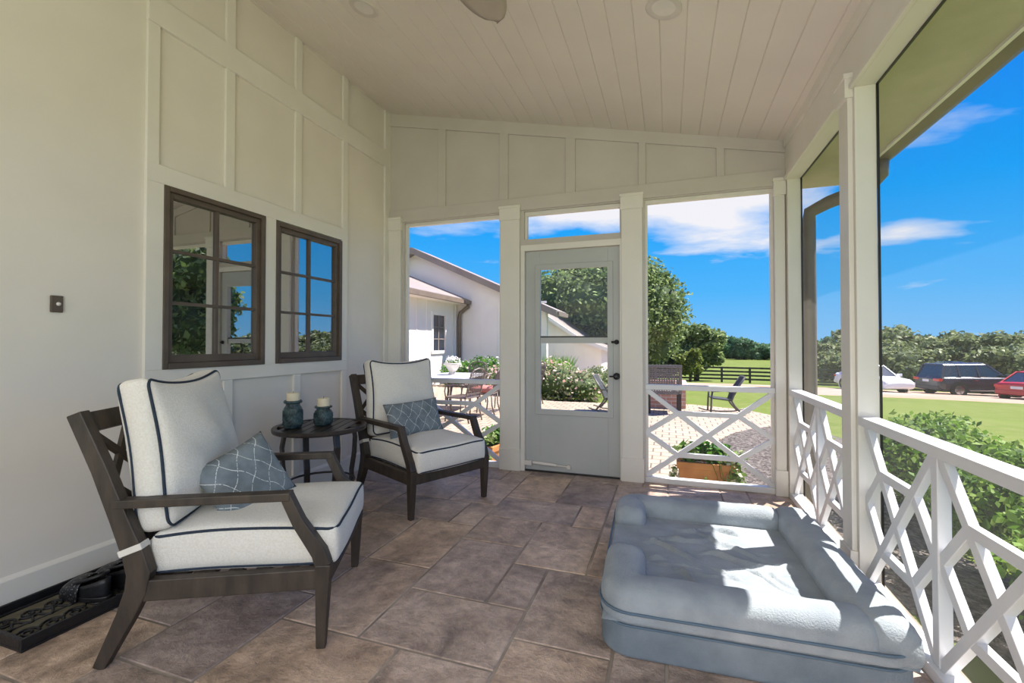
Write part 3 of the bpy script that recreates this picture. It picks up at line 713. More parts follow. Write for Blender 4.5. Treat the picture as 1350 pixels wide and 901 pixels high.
def jar(label, x, y, h, r):
    t = thing('ceramic_jar', label, 'candle holder', (x, y, tz), 0, 'teal candle jars')
    mb = MB(); mb.lathe([(.01,0),(r*.86,0),(r*.95,h*.04),(r,h*.14),(r,h*.62),(r*.93,h*.72),(r*.76,h*.80),(r*.72,h*.86),(r*.74,h*.92),(r*.5,h*.93)], 40); mb.build('jar_body', M['jar'], t, smooth=True)
    mb = MB(); mb.lathe([(.01,h*.90),(r*.9,h*.90),(r*.97,h*.925),(r*.97,h*.965),(r*.9,h),(r*.5,h*.985),(.01,h*.98)], 40); mb.build('jar_collar', M['jar'], t, smooth=True)
    mb = MB()
    for k in range(26):
        a = 2*math.pi*k/26; pts = [((r+.0015)*math.cos(a+.22*math.sin(s*9+k)), (r+.0015)*math.sin(a+.22*math.sin(s*9+k)), h*(.12+.52*s)) for s in [i/12 for i in range(13)]]
        mb.tube(pts, .0022, 4)
    mb.build('raised_tracery', M['jar'], t, smooth=True)
    return t
def candle(label, x, y, z, r, h):
    t = thing('pillar_candle', label, 'candle', (x, y, z), 0, 'ivory pillar candles')
    mb = MB(); mb.lathe([(.005,0),(r,0),(r,h-.004),(r-.004,h),(r*.6,h-.003),(.004,h-.005)], 28); mb.build('wax', M['candle'], t, smooth=False)
    mb = MB(); mb.tube([(0,0,h-.006),(.002,0,h+.012)], .0015, 5); mb.build('wick', M['black'], t)
j1 = (-2.47, 2.50); j2 = (-2.355, 2.665)
jar('taller teal ceramic jar under the higher candle on the side table', *j1, .19, .062)
jar('shorter teal ceramic jar under the lower candle on the side table', *j2, .135, .062)
candle('ivory pillar candle on the taller teal jar', *j1, tz+.187, .042, .055)
candle('ivory pillar candle on the shorter teal jar', *j2, tz+.133, .042, .058)

# ------------------------------------------------------------------ boot tray with clogs
bx0, bx1, by0, by1 = -2.735, -2.345, 1.05, 1.81
t = thing('boot_tray', 'black rubber boot tray with scroll relief along the plain wall', 'boot tray', ((bx0+bx1)/2, (by0+by1)/2, 0))
W, D = (bx1-bx0)/2, (by1-by0)/2
mb = MB(); mb.box(-W, W, -D, D, 0, .012)
for a, b, c, d in ((-W,-W+.014,-D,D), (W-.014,W,-D,D), (-W+.014,W-.014,-D,-D+.014), (-W+.014,W-.014,D-.014,D)): mb.box(a, b, c, d, .012, .052)
mb.build('tray', M['rubber'], t, bevel=.003)
M['matpanel'] = mat('tan tray panel', srgb(104,98,80), srgb(84,78,62), .7, 10)
mb = MB(); mb.box(-W+.035, W-.035, -D+.035, D-.035, .0125, .0145); mb.build('panel', M['matpanel'], t)
mb = MB(); rr = random.Random(5)
for k in range(9):
    y = -D+.07+k*.078
    for s in (-1, 1):
        cx = s*.085+rr.uniform(-.01,.01); pts = []
        for i in range(26): a = i/25*3.4*math.pi; r = .006+.036*i/25; pts.append((cx+s*r*math.cos(a), y+r*math.sin(a)*.95, .018))
        mb.tube(pts, .0055, 5)
    mb.tube([(-.02+.03*math.sin(i*.9+k), y-.04+i*.01, .018) for i in range(9)], .005, 5)
mb.tube(ring(2*W-.06, 2*D-.06, .018, .03), .007, 5, True); mb.tube([(0,-D+.035,.018),(0,D-.035,.018)], .004, 5)
mb.build('scroll_relief', M['rubber'], t, smooth=True)
M['clogspeck'] = mat('speckled rubber', srgb(30,30,33), srgb(40,40,42), .5, 40)
m_, nt_, N_, L_, o_ = new_mat('clog strap with pale speckles'); b_ = N_.new('ShaderNodeBsdfPrincipled'); b_.inputs['Roughness'].default_value = .45; L_.new(b_.outputs[0], o_.inputs[0])
v_ = N_.new('ShaderNodeTexVoronoi'); v_.inputs['Scale'].default_value = 110; tc_ = N_.new('ShaderNodeTexCoord'); L_.new(tc_.outputs['Object'], v_.inputs[0])
r_ = N_.new('ShaderNodeValToRGB'); r_.color_ramp.elements[0].color = srgb(170,170,170); r_.color_ramp.elements[0].position = .18; r_.color_ramp.elements[1].color = srgb(32,32,35); r_.color_ramp.elements[1].position = .26
L_.new(v_.outputs['Distance'], r_.inputs[0]); L_.new(r_.outputs[0], b_.inputs['Base Color']); M['speck'] = m_
def clog(label, loc, rz, sc=1):
    t = thing('garden_clog', label, 'shoe', loc, rz, 'clogs on the boot tray'); L_ = .27*sc
    def hull(u, v):   # u along length heel->toe, v around
        x = (u-.5)*L_; w = .046*(1+.22*math.sin(u*math.pi*.9+.35)-.12*(u < .2))*(max(0,1-abs(2*u-1)**5))**.45
        top = (.075+.012*math.sin(u*3)) if u < .42 else .082*(1-((u-.42)/.62)**2)+.012
        a = math.pi*v
        return (x, -w*math.cos(a)*1.0, .004+max(.012, top)*(math.sin(a)**.6) if 0 < v < 1 else .004)
    mb = MB(); mb.grid(lambda u, v: hull(.42+.58*u, v), 14, 12); o = mb.build('upper', M['speck'], t, smooth=True, fix=True); s = o.modifiers.new('t','SOLIDIFY'); s.thickness = .006
    mb = MB()
    def side(u, v):
        a = math.pi*(.5+u); rx = .11*sc; x = -.01*sc+rx*math.cos(a)*1.05; y = .045*math.sin(a); z = .01+v*(.055+.035*abs(math.cos(a)))
        return (x, y*(1+.06*v), z)
    mb.grid(side, 20, 4); o = mb.build('heel_cup', M['rubber'], t, smooth=True, fix=True); s = o.modifiers.new('t','SOLIDIFY'); s.thickness = .007
    mb = MB(); mb.prism([((.5*L_)*math.cos(2*math.pi*k/28)*1.0, (.05+.006*math.cos(2*math.pi*k/28))*math.sin(2*math.pi*k/28)) for k in range(28)], 0, .022, 'z'); mb.build('sole', M['rubber'], t, bevel=.004)
    mb = MB(); mb.tube([(-.1*sc*math.sin(a)*1.0-.0, .053*math.cos(a), .085+.03*math.sin(a)) for a in [math.pi*k/14 for k in range(15)]], .008, 6); mb.build('strap', M['rubber'], t, smooth=True)
    return t
k1 = clog('black speckled garden clog nearest the open end of the boot tray', (-2.54, 1.365, .0195), R(184))
for loc, rz, lab in (((-2.55,1.487,.0195), R(178), 'black garden clog second along the boot tray from its open end'), ((-2.54,1.612,.0195), R(183), 'black garden clog on the boot tray third from its open end, behind the chair leg')):
    dup(k1, loc, rz, lab)

# ------------------------------------------------------------------ dog bed
t = thing('dog_bed', 'grey-blue velour bolster dog bed lying in lattice shadow', 'dog bed', (.235, 2.39, 0), R(2.5))
BW, BD = 1.04, 1.19
mb = MB(); mb.prism([(x,y) for x, y, z in ring(BW, BD, 0, .12, 10)], .0, .128, 'z'); mb.build('base', M['bedbase'], t, bevel=.014, seg=3)
def wr_noise(x, y):
    return (math.sin(11*x+5*y+1.3*math.sin(7*y))*.5+math.sin(-7*x+17*y+2*math.sin(5*x))*.35+.3*math.sin(23*x+19*y))
rw_ = random.Random(17); WR = [(rw_.uniform(-.42,.25), rw_.uniform(-.25,.42), rw_.choice((-.55,-.4,.3,.15,-.8))+rw_.uniform(-.15,.15), rw_.uniform(.15,.34), rw_.uniform(.004,.010)) for _ in range(26)]
def mt(u, v):
    x = (u-.5)*(BW-.02); y = (v-.5)*(BD-.02)
    e = max(0, 1-abs(2*u-1)**6)*max(0, 1-abs(2*v-1)**6)
    ridge = 0
    for (cx, cy, ang, ln, hgt) in WR:
        dx, dy = x-cx, y-cy; a = dx*math.cos(ang)+dy*math.sin(ang); b = -dx*math.sin(ang)+dy*math.cos(ang)+.012*math.sin(a*26+cx*40)
        ridge += hgt*2*math.exp(-(b/.014)**2-(a/ln*2)**2)
    for (cx, cy, ang, ln, hgt) in ((-.18,.14,.35,.32,.022),(-.22,.02,-.5,.3,.02),(-.02,.2,-.55,.4,.018),(.12,.08,-.35,.3,.014),(-.05,-.2,.3,.35,.01),(.2,-.15,-.7,.3,.012),(-.3,-.1,.9,.2,.014),(.05,.32,.1,.4,.012)):
        dx, dy = x-cx, y-cy; a = dx*math.cos(ang)+dy*math.sin(ang); b = -dx*math.sin(ang)+dy*math.cos(ang)+.02*math.sin(a*22)
        ridge += 1.25*hgt*math.exp(-(b/.016)**2-(a/ln*2)**2)
    return (x, y, .128+(.03+.005*wr_noise(x, y)+ridge)*e**.4)
mb = MB(); mb.grid(mt, 90, 100); mb.build('mattress', M['bedv'], t, smooth=True, fix=False)
def bolster(pts, rw, rh, name, cap=True, seed=0):
    """soft padded roll following a path; rw across, rh up; flattened underneath"""
    rr = random.Random(seed); mb = MB(); n = 18; m = len(pts); vs = []
    L = [0]
    for i in range(1, m): L.append(L[-1]+math.dist(pts[i], pts[i-1]))
    for i in range(m):
        a = pts[max(i-1,0)]; b = pts[min(i+1,m-1)]; d = Vector((b[0]-a[0], b[1]-a[1], 0)).normalized(); s = Vector((-d.y, d.x, 0))
        e0, e1 = L[i], L[-1]-L[i]; k = min(1, math.sqrt(max(0, 1-(1-min(e0, .05)/.05)**2)))*min(1, math.sqrt(max(0, 1-(1-min(e1,.05)/.05)**2)))
        k = max(.12, k) if cap else 1; k = k if cap != 2 else max(.6, k)
        for j in range(n):
            th = 2*math.pi*j/n; c, sn = math.cos(th), math.sin(th)
            wob = 1+.018*math.sin(L[i]*31+j*1.1+seed)+.012*math.sin(L[i]*67+j*2.3)
            lo = sn < 0; q = Vector(pts[i])+s*math.copysign(abs(c)**(.3 if lo else .7), c)*rw*(wob if not lo else 1)*(.55+.45*k); q.z = pts[i][2]+math.copysign(abs(sn)**(.5 if lo else .8), sn)*rh*wob*k
            vs.append(q)
    fs = [(i*n+j, i*n+(j+1)%n, (i+1)*n+(j+1)%n, (i+1)*n+j) for i in range(m-1) for j in range(n)]+[tuple(range(n-1,-1,-1)), tuple(range((m-1)*n, m*n))]
    mb.add(vs, fs); return mb.build(name, M['bedv'], t, smooth=True)
def dens(p, n=14):
    out = []
    for a, b in zip(p, p[1:]): out += [tuple(a[i]+(b[i]-a[i])*k/n for i in range(3)) for k in range(n)]
    return out+[p[-1]]
hxw, hyd = BW/2-.085, BD/2-.085; zb = .188
def arc(cx, cy, r, a0, a1, n=8): return [(cx+r*math.cos(R(a0+(a1-a0)*k/n)), cy+r*math.sin(R(a0+(a1-a0)*k/n)), zb) for k in range(n+1)]
front = dens([(-hxw,-hyd+.36,zb),(-hxw,-hyd+.06,zb)],8)[:-1]+arc(-hxw+.045,-hyd+.045,.045,180,270)+dens([(-hxw+.06,-hyd,zb),(hxw-.02,-hyd,zb)],24)
mb = MB(); mb.prism([(x,y) for x, y, z in ring(BW+.004, BD+.004, 0, .12, 10)], .128, .166, 'z'); mb.build('mattress_border', M['bedv'], t, bevel=.012, seg=3)
bolster(front, .088, .075, 'bolster', seed=1)
bolster(dens([(hxw,-hyd-.08,zb),(hxw,hyd+.08,zb)],40), .092, .078, 'bolster', cap=2, seed=2)
back = dens([(hxw-.06,hyd,zb),(-hxw+.06,hyd,zb)],26)[:-1]+arc(-hxw+.045,hyd-.045,.045,90,180)+dens([(-hxw,hyd-.06,zb),(-hxw,hyd-.24,zb)],8)
bolster(back, .086, .07, 'bolster', seed=3)
mb = MB(); mb.tube([(x,y,.172) for x, y, z in ring(BW+.010, BD+.010, .2, .122)], .005, 6, True); mb.build('piping', M['bedpipe'], t, smooth=True)
mb = MB(); mb.tube(ring(BW+.004, BD+.004, .124, .12), .004, 6, True); mb.build('piping', M['bedpipe'], t, smooth=True)
# ------------------------------------------------------------------ terrain
HP = [(0,-.27),(5,-.27),(12,-.40),(20,-.85),(30,-1.5),(41,-2.1),(60,-2.8),(90,-3.4),(170,-4.4),(420,-6)]
def hgt(x, y):
    r = math.hypot(x, y-1)
    for (a, b), (c, d) in zip(HP, HP[1:]):
        if r <= c: return b+(d-b)*(r-a)/(c-a)
    return HP[-1][1]
mb = MB(); rads = [0,1.5,3,5,7,9,12,15,18,22,26,30,35,41,48,60,75,90,120,170,260,420]; na = 72
vs = [(0,1,hgt(0,1))]; fs = []
for r in rads[1:]:
    for k in range(na): a = 2*math.pi*k/na; x, y = r*math.cos(a), 1+r*math.sin(a); vs.append((x, y, hgt(x, y)))
for k in range(na): fs.append((0, 1+k, 1+(k+1)%na))
for i in range(len(rads)-2):
    for k in range(na): b = 1+i*na; fs.append((b+k, b+na+k, b+na+(k+1)%na, b+(k+1)%na))
mb.add(vs, fs)
struct(mb.build('ground', M['lawn'], smooth=True, fix=False), 'green lawn and pasture falling away from the house', 'lawn')
def drape(name, near, far, m, nu, nv, dz):
    def interp(pl, t):
        ds = [0]
        for a, b in zip(pl, pl[1:]): ds.append(ds[-1]+math.dist(a, b))
        s = t*ds[-1]
        for i in range(len(pl)-1):
            if s <= ds[i+1]+1e-9:
                k = (s-ds[i])/(ds[i+1]-ds[i]); return (pl[i][0]+(pl[i+1][0]-pl[i][0])*k, pl[i][1]+(pl[i+1][1]-pl[i][1])*k)
        return pl[-1]
    def f(u, v):
        a = interp(near, u); b = interp(far, u); x = a[0]+(b[0]-a[0])*v; y = a[1]+(b[1]-a[1])*v
        return (x, y, hgt(x, y)+(dz if 0 < v < 1 else -.08))
    mb = MB(); mb.grid(f, nu, nv); return mb.build(name, m, smooth=True, fix=False)
o = drape('gravel_driveway', [(-6,19.5),(0,20),(6,21.5),(9,23),(15,24.5),(24,26),(60,34)], [(-6,33),(0,35),(6,35.5),(11,34),(20,37),(32,40),(75,52)], M['gravel'], 60, 20, .06)
struct(o, 'pale gravel driveway crossing beyond the lawn', 'driveway')
pz = -.225
mb = MB(); poly = [(-7.4,4.2),(.62,4.2),(.55,5.2),(.5,6.2),(.62,7.1),(.95,7.9),(1.5,8.6),(2.0,9.1),(2.1,9.7),(1.5,10.7),(.5,11.2),(-.6,11.2),(-1.6,10.8),(-2.6,10.75),(-4,11.2),(-5,13),(-5.5,15.2),(-7.4,15.2)]
mb.prism(poly, -.6, pz, 'z'); struct(mb.build('patio', M['paver']), 'pale paver patio outside the end wall', 'patio')
mb = MB()
for k in range(8):
    pass
def mulch(u, v):
    a = 2*math.pi*u; r = v; x = 1.62+1.12*r*math.cos(a); y = 6.6+2.6*r*math.sin(a); return (x, y, -.27+.10*(1-r*r)+.012*math.sin(31*x)*math.sin(37*y)*(1-r))
mb.grid(mulch, 64, 20); struct(mb.build('mulch_bed', M['mulch'], smooth=True, fix=False), 'grey bark mulch bed curving beside the patio', 'mulch bed', )
mb = MB(); mb.grid(lambda u, v: (.99+2.4*u, -.6+5.0*v, -.262+.03*math.sin(9*u+7*v)), 10, 20); struct(mb.build('hedge_bed', M['mulch'], smooth=True, fix=False), 'grey mulch under the hedge by the side railing', 'mulch bed')
mb = MB(); mb.box(XL-.1, XO+.01, YB, YF+.12, -.45, -.1); struct(mb.build('foundation', M['stonepot']), 'porch foundation slab', 'foundation')

# ------------------------------------------------------------------ foliage
def leaf_mesh(name, blobs, n, size, m, bark=None, out=.5, asp=.55, shell=.55, seed=1, zflat=0):
    """blobs: (cx,cy,cz,rx,ry,rz) ; n leaves shared by volume, pushed towards the surface"""
    g = np.random.default_rng(seed); b = np.array(blobs, float)
    w = b[:,3]*b[:,4]+b[:,4]*b[:,5]+b[:,3]*b[:,5]; idx = g.choice(len(b), n, p=w/w.sum())
    d = g.normal(size=(n,3)); d /= np.linalg.norm(d, axis=1)[:,None]
    rad = (shell+(1-shell)*g.random(n)**.7)*(1+.08*g.normal(size=n))
    P = b[idx,:3]+d*b[idx,3:6]*rad[:,None]
    nr = d*out+g.normal(size=(n,3))*.6; nr[:,2] += .35; nr /= np.linalg.norm(nr, axis=1)[:,None]
    t = np.cross(nr, g.normal(size=(n,3))); t /= np.linalg.norm(t, axis=1)[:,None]; s = np.cross(nr, t)
    L = size*(.6+.8*g.random(n)); Wd = L*asp
    V = np.stack([P-t*L[:,None]*.5, P+s*Wd[:,None]*.5-t*L[:,None]*.05+nr*L[:,None]*.08, P+t*L[:,None]*.5, P-s*Wd[:,None]*.5-t*L[:,None]*.05+nr*L[:,None]*.08], 1).reshape(-1,3)
    me = bpy.data.meshes.new(name); me.vertices.add(4*n); me.vertices.foreach_set('co', V.ravel())
    me.loops.add(4*n); me.loops.foreach_set('vertex_index', np.arange(4*n)); me.polygons.add(n); me.polygons.foreach_set('loop_start', np.arange(0,4*n,4)); me.polygons.foreach_set('loop_total', np.full(n,4))
    me.update(); me.validate(); me.materials.append(m)
    return me
def meshobj(name, me, parent=None):
    o = bpy.data.objects.new(name, me); C.objects.link(o)
    if parent: o.parent = parent
    return o
def crown_blobs(rx, rz, zc, k, seed, low=.1):
    rr = random.Random(seed); out = [(0,0,zc,rx*.72,rx*.72,rz*.75)]
    for i in range(k):
        a = rr.uniform(0, 6.28); e = rr.uniform(-.75, 1); q = math.sqrt(max(0,1-e*e*.8)); r = rx*.34*rr.uniform(.75,1.3)
        out.append((rx*.70*q*math.cos(a), rx*.70*q*math.sin(a), zc+rz*.70*e, r, r, r*.75*min(1.2,rz/rx+.2)))
    return out
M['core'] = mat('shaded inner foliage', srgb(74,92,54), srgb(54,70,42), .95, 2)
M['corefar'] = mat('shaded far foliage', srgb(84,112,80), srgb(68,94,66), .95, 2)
def tree(name, label, cat, loc, rx, rz, zc, k, n, size, m, trunk, seed, group=None, core='core'):
    t = thing(name, label, cat, loc, 0, group)
    bl = crown_blobs(rx, rz, zc, k, seed)
    meshobj('crown', leaf_mesh('crown', bl, n, size, M[m], seed=seed), t)
    mb = MB()
    for b in bl:
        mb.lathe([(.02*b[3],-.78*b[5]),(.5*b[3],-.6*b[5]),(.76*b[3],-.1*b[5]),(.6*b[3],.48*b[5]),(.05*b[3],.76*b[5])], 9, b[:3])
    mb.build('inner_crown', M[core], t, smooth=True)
    mb = MB(); rr = random.Random(seed+3)
    mb.tube([(0,0,-.4),(.05,0,zc*.35),(.0,.05,zc*.8)], [trunk*1.2,trunk,trunk*.6], 10)
    for i in range(4): a = i*1.6+rr.random(); mb.tube([(0,0,zc*.4),(rx*.3*math.cos(a),rx*.3*math.sin(a),zc*.75),(rx*.55*math.cos(a),rx*.55*math.sin(a),zc*1.0)], [trunk*.5,trunk*.3,trunk*.12], 6)
    mb.build('trunk', M['bark'], t, smooth=True)
    return t
def onland(x, y, dz=0): return (x, y, hgt(x, y)+dz)
tree('oak_tree', 'large spreading oak seen through the door glass and right opening', 'tree', onland(-5.5, 36.0), 6.5, 5.0, 5.0, 54, 60000, .30, 'leaf', .45, 21)
tree('oak_tree', 'leafy lawn tree to the right, mirrored in the nearer window', 'tree', onland(17.5, 15.2), 3.4, 3.2, 4.2, 16, 9000, .34, 'leaf', .2, 25)
tree('oak_tree', 'smaller green tree at the right foot of the large oak', 'tree', onland(2.3, 43.5), 2.5, 2.3, 2.7, 12, 5000, .40, 'leaf', .2, 22)
tree('bush_tree', 'yellow-green bushy tree in front of the big oak by the fence', 'tree', onland(1.6, 39.5), 1.1, 1.3, 1.5, 8, 2200, .26, 'leaf4', .1, 23)
tree('bush_tree', 'dark green shrubby tree under the big oak behind the fire pit', 'tree', onland(-1.2, 42.8), 1.9, 1.6, 1.6, 9, 3500, .36, 'leaf2', .14, 24)
# distant treeline past the pasture
far = []
for i, sd in enumerate((31, 32, 33)):
    far.append(tree('pasture_tree', 'green tree in the distant treeline past the pasture', 'tree', onland(15+i*8, 164), 4.2, 4.0-.4*i, 3.5-.3*i, 10, 2600, .95, 'leaf3', .3, sd, 'trees in the distant treeline', 'corefar'))
rr = random.Random(3)
for i in range(44):
    x = -4+i*2.1+rr.uniform(-1,1); y = 166+rr.uniform(-6,14)
    s = rr.uniform(.7,1.0); dup(far[i % 3], onland(x, y), rr.uniform(0,6), scale=(s,s,s*rr.uniform(.9,1.2)))
# scrubby wooded rise beyond the cars
sc = []
for i, (sd, m) in enumerate(((41,'leaf2'),(42,'leaf2'),(43,'leaf2'),(44,'leaf4'))):
    sc.append(tree('scrub_tree', 'olive green scrubby tree on the wooded rise beyond the cars', 'tree', onland(22+i*5, 47), 3.0, 2.2, 2.3, 12, 3600, .42, m if i < 3 else 'leaf2', .15, sd, 'trees on the wooded rise'))
k = 0
for row, (r0, hs) in enumerate(((44, .72), (52, .95), (62, 1.28))):
    a = 17.5
    while a < 62:
        aa = R(a+rr.uniform(-1,1)); rad = r0+rr.uniform(-2,2); x, y = rad*math.sin(aa), rad*math.cos(aa)
        s = hs*rr.uniform(.85,1.12)*(1.0 if a < 45 else .9); dup(sc[k % 4], onland(x, y), rr.uniform(0,6), scale=(s*1.05,s*1.05,s)); k += 1
        a += 4.6*44/r0+rr.uniform(0,1.2)

# ------------------------------------------------------------------ pasture fence
def fence(label, pts, sp):
    t = thing('rail_fence', label, 'fence', onland(*pts[0])); ox, oy, oz = t.location
    P = []
    for a, b in zip(pts, pts[1:]):
        n = max(1, round(math.dist(a, b)/sp)); P += [(a[0]+(b[0]-a[0])*i/n, a[1]+(b[1]-a[1])*i/n) for i in range(n)]
    P.append(pts[-1]); Q = [(x-ox, y-oy, hgt(x, y)-oz) for x, y in P]
    for x, y, z in Q: mb = MB(); mb.box(x-.075, x+.075, y-.06, y+.06, z-.2, z+1.28); mb.build('fence_post', M['fence'], t)
    for h in (.3, .6, .9, 1.2):
        mb = MB()
        for p, q in zip(Q, Q[1:]): mb.bar((p[0],p[1]-.08,p[2]+h), (q[0],q[1]-.08,q[2]+h), .14, .04, (0,1,0))
        mb.build('fence_rail', M['fence'], t)
fence('black four-rail pasture fence crossing behind the patio and drive', [(-9,41.6),(0,41.2),(8.2,40.7),(14.5,40.5)], 2.0)
fence('black four-rail fence behind the parked cars below the wooded rise', [(14.9,39.6),(22,40.5),(34,43.5)], 2.4)

# ------------------------------------------------------------------ cars
def loft(mb, secs, closed_caps=True):
    n = len(secs[0]); vs = [p for s in secs for p in s]; m = len(secs)
    fs = [(i*n+k, i*n+(k+1)%n, (i+1)*n+(k+1)%n, (i+1)*n+k) for i in range(m-1) for k in range(n)]+[tuple(range(n-1,-1,-1)), tuple(range((m-1)*n, m*n))]
    return mb.add(vs, fs)
def car(name, label, loc, rz, paint, L, W, Hh, kind):
    t = thing(name, label, 'car', loc, rz)
    suv = kind == 'suv'; belt = Hh*.60; zb = .24; wr = .36 if suv else .33; hw = W/2
    fx, rx_ = L/2-.92, -L/2+.95
    prof = ([(-L/2,zb+.2,belt*.86),(-L/2+.08,zb+.05,belt*.97),(-L/2+.3,zb,belt),(rx_,zb,belt),(0,zb,belt),(L*.16,zb,belt),(L*.24,zb,belt*.985),(fx,zb,belt*.93),(L/2-.3,zb,belt*.86),(L/2-.06,zb+.05,belt*.74),(L/2,zb+.15,belt*.6)] if suv else
            [(-L/2,zb+.2,belt*.9),(-L/2+.07,zb+.05,belt*1.02),(-L/2+.5,zb,belt*1.04),(rx_+.2,zb,belt),(0,zb,belt*.99),(L*.17,zb,belt*.98),(L*.25,zb,belt*.97),(fx,zb,belt*.93),(L/2-.3,zb,belt*.86),(L/2-.06,zb+.05,belt*.76),(L/2,zb+.15,belt*.62)])
    secs = []
    for x, z0, z1 in prof:
        e = min(1, .80+.2*min(1, (L/2-abs(x))/.45)**.5); w = hw*e; zm = z0+(z1-z0)*.55
        secs.append([(x,-w*.9,z0),(x,-w,z0+(z1-z0)*.2),(x,-w,zm),(x,-w*.96,z0+(z1-z0)*.88),(x,-w*.84,z1),(x,0,z1+.03),(x,w*.84,z1),(x,w*.96,z0+(z1-z0)*.88),(x,w,zm),(x,w,z0+(z1-z0)*.2),(x,w*.9,z0)])
    mb = MB(); loft(mb, secs); mb.build('body', paint, t, smooth=False, bevel=.03)
    # glasshouse: rear foot, rear roof, front roof, windscreen foot
    g = ([(-L/2+.16,belt-.03,.84),(-L/2+.42,Hh-.09,.70),(L*.04,Hh-.05,.72),(L*.235,belt-.05,.84)] if suv else [(-L/2+.42,belt,.80),(-L*.2,Hh-.07,.62),(L*.03,Hh-.05,.63),(L*.25,belt-.09,.80)])
    (ra,rz0,w0),(rb,rz1,w1),(fb,fz1,w2),(fa,fz0,w3) = g
    mb = MB(); q = [(ra,rz0,w0),(rb,rz1,w1),(fb,fz1,w2),(fa,fz0,w3)]
    l = [(x,-w*hw,z) for x, z, w in q]; r = [(x,w*hw,z) for x, z, w in q]
    l[0] = (l[0][0],-.86*hw,l[0][2]-.05); r[0] = (r[0][0],.86*hw,r[0][2]-.05); l[3] = (l[3][0],-.86*hw,l[3][2]-.05); r[3] = (r[3][0],.86*hw,r[3][2]-.05)
    mb.add(l+r, [(0,1,2,3),(7,6,5,4),(0,4,5,1),(1,5,6,2),(2,6,7,3),(3,7,4,0)]); mb.build('windows', M['carglass'], t)
    mb = MB(); mb.hexa([(rb-.06,-w1*hw-.02,rz1-.02),(fb+.05,-w2*hw-.02,fz1-.03),(fb+.05,w2*hw+.02,fz1-.03),(rb-.06,w1*hw+.02,rz1-.02)], [(rb,-w1*hw*.85,Hh-.03),(fb-.05,-w2*hw*.85,Hh),(fb-.05,w2*hw*.85,Hh),(rb,w1*hw*.85,Hh-.03)])
    mb.build('roof_panel', paint, t, bevel=.02)
    for s in (-1, 1):
        mb = MB()
        for a, b in (((ra,s*.86*hw,rz0-.05),(rb,s*w1*hw,rz1)), ((fa,s*.86*hw,fz0-.05),(fb,s*w2*hw,fz1)), ((-L*.06,s*.87*hw,belt-.03),(-L*.075,s*(w1+w2)/2*hw,Hh-.07))) + ((((-L*.27,s*.87*hw,belt-.03),(-L*.27,s*w1*hw,Hh-.1)),) if suv else ()):
            mb.bar(a, b, .09, .05, (0,s,.3))
        mb.build('pillar', paint, t)
        mb = MB(); mb.box(L*.17, L*.21, s*hw*.95, s*(hw+.16), belt-.02, belt+.13) if s > 0 else mb.box(L*.17, L*.21, -(hw+.16), -hw*.95, belt-.02, belt+.13); mb.build('mirror', paint, t, bevel=.02)
        mb = MB(); mb.box(-L*.14, -L*.10, *sorted((s*hw*.985, s*hw*1.012)), belt*.8, belt*.84); mb.build('door_handle', M['chrome'], t)
        mb = MB(); mb.box(rx_+.5, fx-.5, *sorted((s*hw*.97, s*hw*1.012)), zb+.06, zb+.11); mb.build('sill_strip', M['chrome'] if suv else paint, t)
        mb = MB(); mb.box(-L/2-.005, -L/2+.2, *sorted((s*hw*.50, s*hw*.90)), belt*.76, belt*.9); mb.build('tail_lamp', M['taillight'], t, bevel=.02)
        mb = MB(); mb.box(L/2-.25, L/2-.03, *sorted((s*hw*.55, s*hw*.88)), belt*.58, belt*.7); mb.build('head_lamp', M['headlight'], t, bevel=.02)
        for x in (fx, rx_):
            w = MB(); y0 = s*(hw-.2); y1 = s*(hw+.015)
            w.lathe([(.1,y0),(wr*.98,y0),(wr,y0+s*.03),(wr,y1-s*.03),(wr*.95,y1),(wr*.68,y1-s*.005),(wr*.66,y1-s*.06),(.05,y1-s*.06)], 28, (x,0,wr), 'y'); o = w.build('wheel', M['tyre'], t, smooth=False)
            w = MB(); 
            for k in range(5): a = 2*math.pi*k/5; w.bar((x,y1-s*.02,wr), (x+wr*.66*math.cos(a),y1-s*.02,wr+wr*.66*math.sin(a)), .075, .03, (0,1,0))
            w.lathe([(wr*.60,y1-s*.03),(wr*.68,y1-s*.03),(wr*.68,y1-s*.005),(wr*.60,y1-s*.005)], 24, (x,0,wr), 'y'); w.lathe([(.01,y1-s*.03),(.07,y1-s*.03),(.06,y1),(.01,y1)], 16, (x,0,wr), 'y'); w.build('rim', M['chrome'], o)
            w = MB(); w.lathe([(wr+.0,y1-s*.05),(wr+.07,y1-s*.05),(wr+.07,y1-s*.012),(wr+.0,y1-s*.012)], 28, (x,0,wr+.02), 'y'); w.build('wheel_arch', M['tyre'] if suv else paint, t)
    mb = MB(); mb.box(-L/2-.012, -L/2+.01, -.22, .22, belt*.70, belt*.70+.13); mb.build('licence_plate', M['plate'], t)
    mb = MB(); mb.box(-L/2-.03, -L/2+.2, -hw*.86, hw*.86, zb+.08, zb+.3); mb.build('rear_bumper', paint if not suv else M['cardarkb'], t, bevel=.03)
    if suv:
        for s in (-1, 1): mb = MB(); mb.tube([(-L*.3,s*.58*hw,Hh-.02),(-L*.28,s*.6*hw,Hh+.04),(L*.0,s*.6*hw,Hh+.045),(L*.02,s*.58*hw,Hh)], .02, 6); mb.build('roof_rail', M['chrome'], t)
M['cardarkb'] = mat('dark bumper plastic', srgb(66,64,68), None, .5)
car('suv_car', 'dark SUV parked on gravel between the white and red cars', (15.9, 32.3, hgt(15.9,32.3)+.06), R(14), M['cardark'], 4.7, 1.95, 1.76, 'suv')
car('sedan_car', 'white sedan parked on gravel left of the dark SUV', (11.2, 32.0, hgt(11.2,32.0)+.06), R(-72), M['carwhite'], 4.1, 1.8, 1.5, 'sedan')
